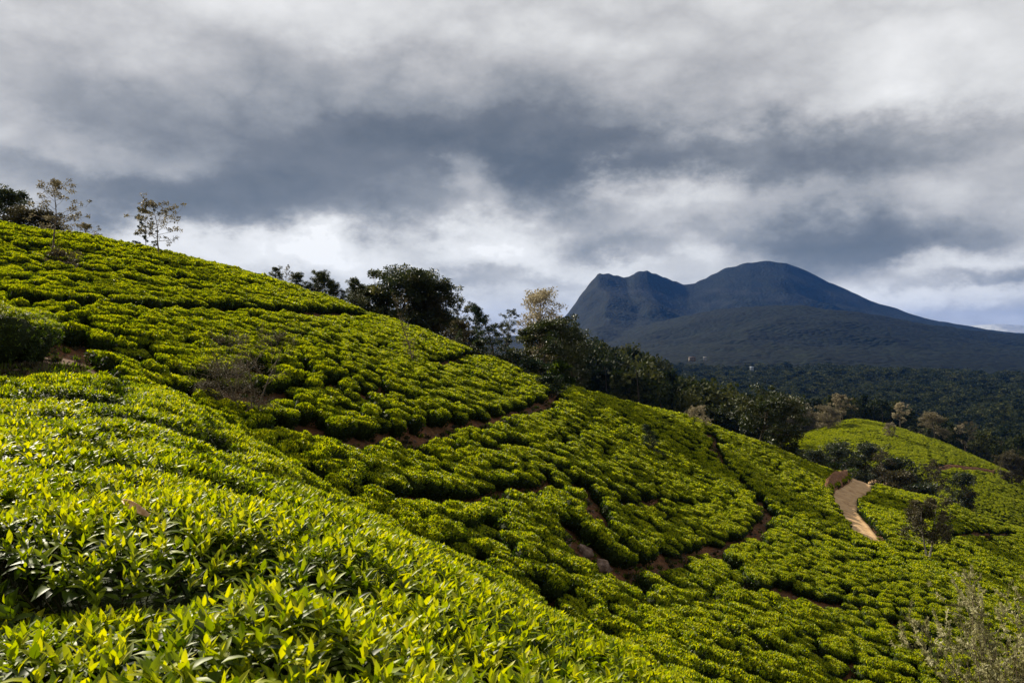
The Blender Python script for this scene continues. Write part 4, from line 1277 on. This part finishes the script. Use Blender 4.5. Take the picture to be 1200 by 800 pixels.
def build_forest():
    FV = [forest_variant(k) for k in range(6)]
    g = np.random.default_rng(31)
    xs, ys = [], []
    sp = 6.4
    X, Y = np.meshgrid(np.arange(-60, 1250, sp), np.arange(150, 1560, sp))
    x = X.ravel() + g.uniform(-.45, .45, X.size) * sp; y = Y.ravel() + g.uniform(-.45, .45, X.size) * sp
    r = np.hypot(x, y); px = HX + F * x / y
    k = (px > 640) & (px < 1310) & (r < 1560) & (hill2(x, y) < .5)
    # thin with distance: far crowns merge anyway
    k &= g.uniform(0, 1, len(x)) < np.where(r < 700, 1.0, 700 / r)
    # the nearest dip is built tree by tree
    k &= ~((px > 900) & (r < 300)) & ~((px < 640) & (r < 260)) & ~((px >= 640) & (px <= 900) & (r < 190))
    x, y, r, px = x[k], y[k], r[k], px[k]
    z = land(x, y) - 0.3
    hs = g.uniform(.65, 1.25, len(x)) * (1 + .5 * fbm(x / 60, y / 60, 2, 4)) * np.interp(r, [200, 420, 800, 1500], [1.0, 1.1, 1.15, 1.3])
    wide = hs * g.uniform(.85, 1.25, len(x)) * np.interp(r, [300, 800, 1500], [0.9, 1.1, 1.5])
    kk = seen(x, y, z + 12 * hs, .012) | (r > 515)
    x, y, r, z, hs, wide, px = [v[kk] for v in (x, y, r, z, hs, wide, px)]
    idx = g.integers(0, 6, len(x))
    o = np.argsort(np.where((px > 600) & (px < 1200), r, r + 1e5))
    ones = o[:220]
    for i in ones:
        lab = ('dark tree of the wood behind the slope, next to the spreading tree' if px[i] < 710 else 'dark tree of the wood behind the slope, left of the two pale saplings' if px[i] < 805 else
               'dark tree of the wood behind the big dark skyline tree' if px[i] < 930 else 'dark tree at the near edge of the valley wood behind the second hill')
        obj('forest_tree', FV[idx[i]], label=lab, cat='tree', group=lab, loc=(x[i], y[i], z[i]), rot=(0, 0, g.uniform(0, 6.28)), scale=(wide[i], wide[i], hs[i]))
    m = o[220:]
    rot = np.zeros((len(m), 3)); rot[:, 2] = g.uniform(0, 6.28, len(m))
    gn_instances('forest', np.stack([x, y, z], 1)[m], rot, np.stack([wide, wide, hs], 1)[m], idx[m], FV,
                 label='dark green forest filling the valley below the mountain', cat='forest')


build_forest()

# ------------------------------------------------------------------ boulders, the fallen leaf, far houses


def boulder(label, px, py, w, h, seed, ymin=24):
    g = np.random.default_rng(seed)
    p = shoot(px, py, ymin); W = w / F * p[1] / 2; Hh = h / F * p[1]
    import bmesh
    bm = bmesh.new(); bmesh.ops.create_icosphere(bm, subdivisions=3, radius=1.0)
    pl = [(norm(g.normal(size=3)), g.uniform(.35, .80)) for _ in range(14)]
    for v in bm.verts:
        c = np.array(v.co)
        for n, d in pl:                                    # broken faces
            s = c @ n - d
            if s > 0: c = c - n * s * .92
        c = c * (1 + .22 * fbm(np.array([c[0] * 3.2 + seed]), np.array([c[1] * 2.2 + c[2] * 1.7]), 3, seed)[0])
        v.co = (c[0] * W, c[1] * W * .9, c[2] * Hh * .62)
    me = bpy.data.meshes.new('boulder'); bm.to_mesh(me); bm.free(); me.materials.append(MAT['rock'])
    obj('boulder', me, label=label, cat='boulder', group='boulders in the washed gully', loc=(p[0], p[1], p[2] + Hh * .25), rot=(g.normal(0, .2), g.normal(0, .2), g.uniform(0, 6)))


boulder('greyish boulder among the bushes, uppermost and leftmost in the gully', 664, 640, 20, 18, 1)
boulder('flat brown boulder just right of the greyish one', 684, 650, 27, 16, 2)
boulder('largest reddish boulder with a dark face, low in the gully', 705, 670, 28, 25, 3)
boulder('pale flat stone at the bottom end of the washed gully', 703, 688, 22, 13, 4)
boulder('small red stone in the middle of the gully, above the pale one', 690, 668, 14, 11, 5)


def fallen_leaf():
    px, py = 161, 601
    bpy.context.view_layer.update()
    ray = Vector(((px - HX) / F, 1.0, (HY - py) / F)).normalized()
    hit, p, *_ = S.ray_cast(bpy.context.view_layer.depsgraph, Vector((0, 0, 0)), ray, distance=8.0)
    if not hit: p = ray * 4.0
    p = p - ray * 0.05                                            # it rests on the topmost leaves
    x, Y, z = p; z -= 0.005
    n, m = 13, 7; V = []
    for i in range(n):
        t = i / (n - 1); w = .0135 * math.sin(math.pi * min(1, t * .93 + .05)) ** .8
        for j in range(m):
            s = j / (m - 1) * 2 - 1
            V.append(((t - .5) * .118, s * w, .036 * math.sin(math.pi * t) ** .9 - .012 * t + .010 * (s * s) * (1 - t) + .0015 * math.sin(9 * t + 3 * s)))
    i = (np.arange(n - 1)[:, None] * m + np.arange(m - 1)[None]).ravel()
    t = NT('dry_tan_leaf')
    nz = t.noise(60.0, 4, .6)
    mt = t.done(t.principled(t.ramp(nz, [(.3, (.56, .28, .14)), (.6, (.80, .50, .29))]), .6, .3))
    V = np.array(V) * 1.3
    me = mesh_np('dried_leaf', V, np.stack([i, i + 1, i + m + 1, i + m], 1), [mt], smooth=True)
    o = obj('dried_leaf', me, label='curled dry orange-tan leaf lying on top of the near tea bushes', cat='dried leaf', loc=(x, Y, z + .022), rot=(R(62), R(26), R(-10)))
    so_ = o.modifiers.new('thickness', 'SOLIDIFY'); so_.thickness = .0012


fallen_leaf()


def house(label, px, py, Y, w, h, wallc, roofc, seed):
    g = np.random.default_rng(seed)
    x = (px - HX) / F * Y; z = (HY - py) / F * Y
    W = w / F * Y; H = h / F * Y; Dp = W * .7
    root = obj('valley_house', None, label=label, cat='house', group='small houses in the valley forest', loc=(x, Y, z), rot=(0, 0, g.uniform(-.5, .5)))
    def mat(nm, c): t = NT(nm); nn = t.noise(.8, 4); return t.done(t.principled(t.ramp(nn, [(.3, tuple(v * .8 for v in c)), (.7, c)]), .8, .2))
    def box(a, b):
        v = [(xx, yy, zz) for zz in (a[2], b[2]) for yy in (a[1], b[1]) for xx in (a[0], b[0])]
        return v, [(0, 2, 3, 1), (4, 5, 7, 6), (0, 1, 5, 4), (1, 3, 7, 5), (3, 2, 6, 7), (2, 0, 4, 6)]
    v, f = box((-W / 2, -Dp / 2, -3), (W / 2, Dp / 2, H * .6)); obj('wall', mesh_np('house_wall', v, np.array(f), [mat('house_wall', wallc)]), root)
    e = .5; v = [(-W / 2 - e, -Dp / 2 - e, H * .6), (W / 2 + e, -Dp / 2 - e, H * .6), (W / 2 + e, Dp / 2 + e, H * .6), (-W / 2 - e, Dp / 2 + e, H * .6), (-W / 2 - e, 0, H), (W / 2 + e, 0, H)]
    obj('roof', mesh_np('house_roof', v, [np.array([(0, 1, 5, 4), (2, 3, 4, 5), (0, 3, 2, 1)]), np.array([(0, 4, 3), (1, 2, 5)])], [mat('house_roof', roofc)]), root)
    wm = mat('dark_window', (.05, .06, .07))
    for k in range(3):
        cx = W * (-.3 + .3 * k); v, f = box((cx - W * .06, -Dp / 2 - .08, H * .15), (cx + W * .06, -Dp / 2 + .05, H * .45))
        obj('window', mesh_np('house_window', v, np.array(f), [wm]), root)


house('long low house with reddish-brown roof in the valley forest, left of three', 811, 421, 1250, 7, 3, (.16, .13, .1), (.09, .06, .045), 1)
house('small white house in the valley forest, middle of three', 826, 421, 1260, 3.5, 3, (.28, .27, .26), (.2, .2, .2), 2)
house('pale blue-grey roofed house in the valley forest, right of three', 881, 432, 1150, 4, 2.6, (.3, .33, .36), (.25, .3, .36), 3)


def far_plateau():
    """flat-topped hills on the horizon at the right"""
    D = 15500.0
    px = np.linspace(1140, 1330, 60); top = np.interp(px, [1140, 1158, 1162, 1168, 1180, 1200, 1260, 1330], [396, 391, 382, 379.5, 380, 381, 384, 395])
    V = []
    for k, (dy, f) in enumerate([(-1500, 0), (-700, .45), (-200, .8), (0, 1.0), (900, .97), (2500, 0)]):
        yy = D + dy; xx = (px - HX) / F * D
        zt = (HY - top) / F * D; zz = -90 + (zt + 90) * f + 12 * fbm(xx / 300, xx * 0 + k, 3, 6) * (0 < f < 1)
        V.append(np.stack([xx, np.full(60, yy), zz], 1))
    V = np.stack(V).reshape(-1, 3); i = (np.arange(5)[:, None] * 60 + np.arange(59)[None]).ravel()
    obj('distant_plateau', mesh_np('distant_plateau', V, np.stack([i, i + 1, i + 61, i + 60], 1), [MAT['pale_rock']], {'rock': np.full(len(V), .3)}, smooth=True), kind='structure')


far_plateau()


def haze():
    Lh = 17500.0
    b, t = -140.0, 545.0
    v = [(xx, yy, zz) for zz in (b, t) for yy in (-Lh, Lh) for xx in (-Lh, Lh)]
    f = np.array([(0, 2, 3, 1), (4, 5, 7, 6), (0, 1, 5, 4), (1, 3, 7, 5), (3, 2, 6, 7), (2, 0, 4, 6)])
    m = bpy.data.materials.new('air_haze'); m.use_nodes = True; nt = m.node_tree; nt.nodes.clear()
    o = nt.nodes.new('ShaderNodeOutputMaterial'); p = nt.nodes.new('ShaderNodeVolumePrincipled')
    p.inputs['Color'].default_value = (.07, .29, 1.0, 1); p.inputs['Density'].default_value = 2.6e-5; p.inputs['Anisotropy'].default_value = 0.0
    nt.links.new(p.outputs[0], o.inputs['Volume'])
    obj('haze', mesh_np('haze', v, f, [m]), kind='stuff', label='thin blue air between the hills and the mountain', cat='haze')


haze()
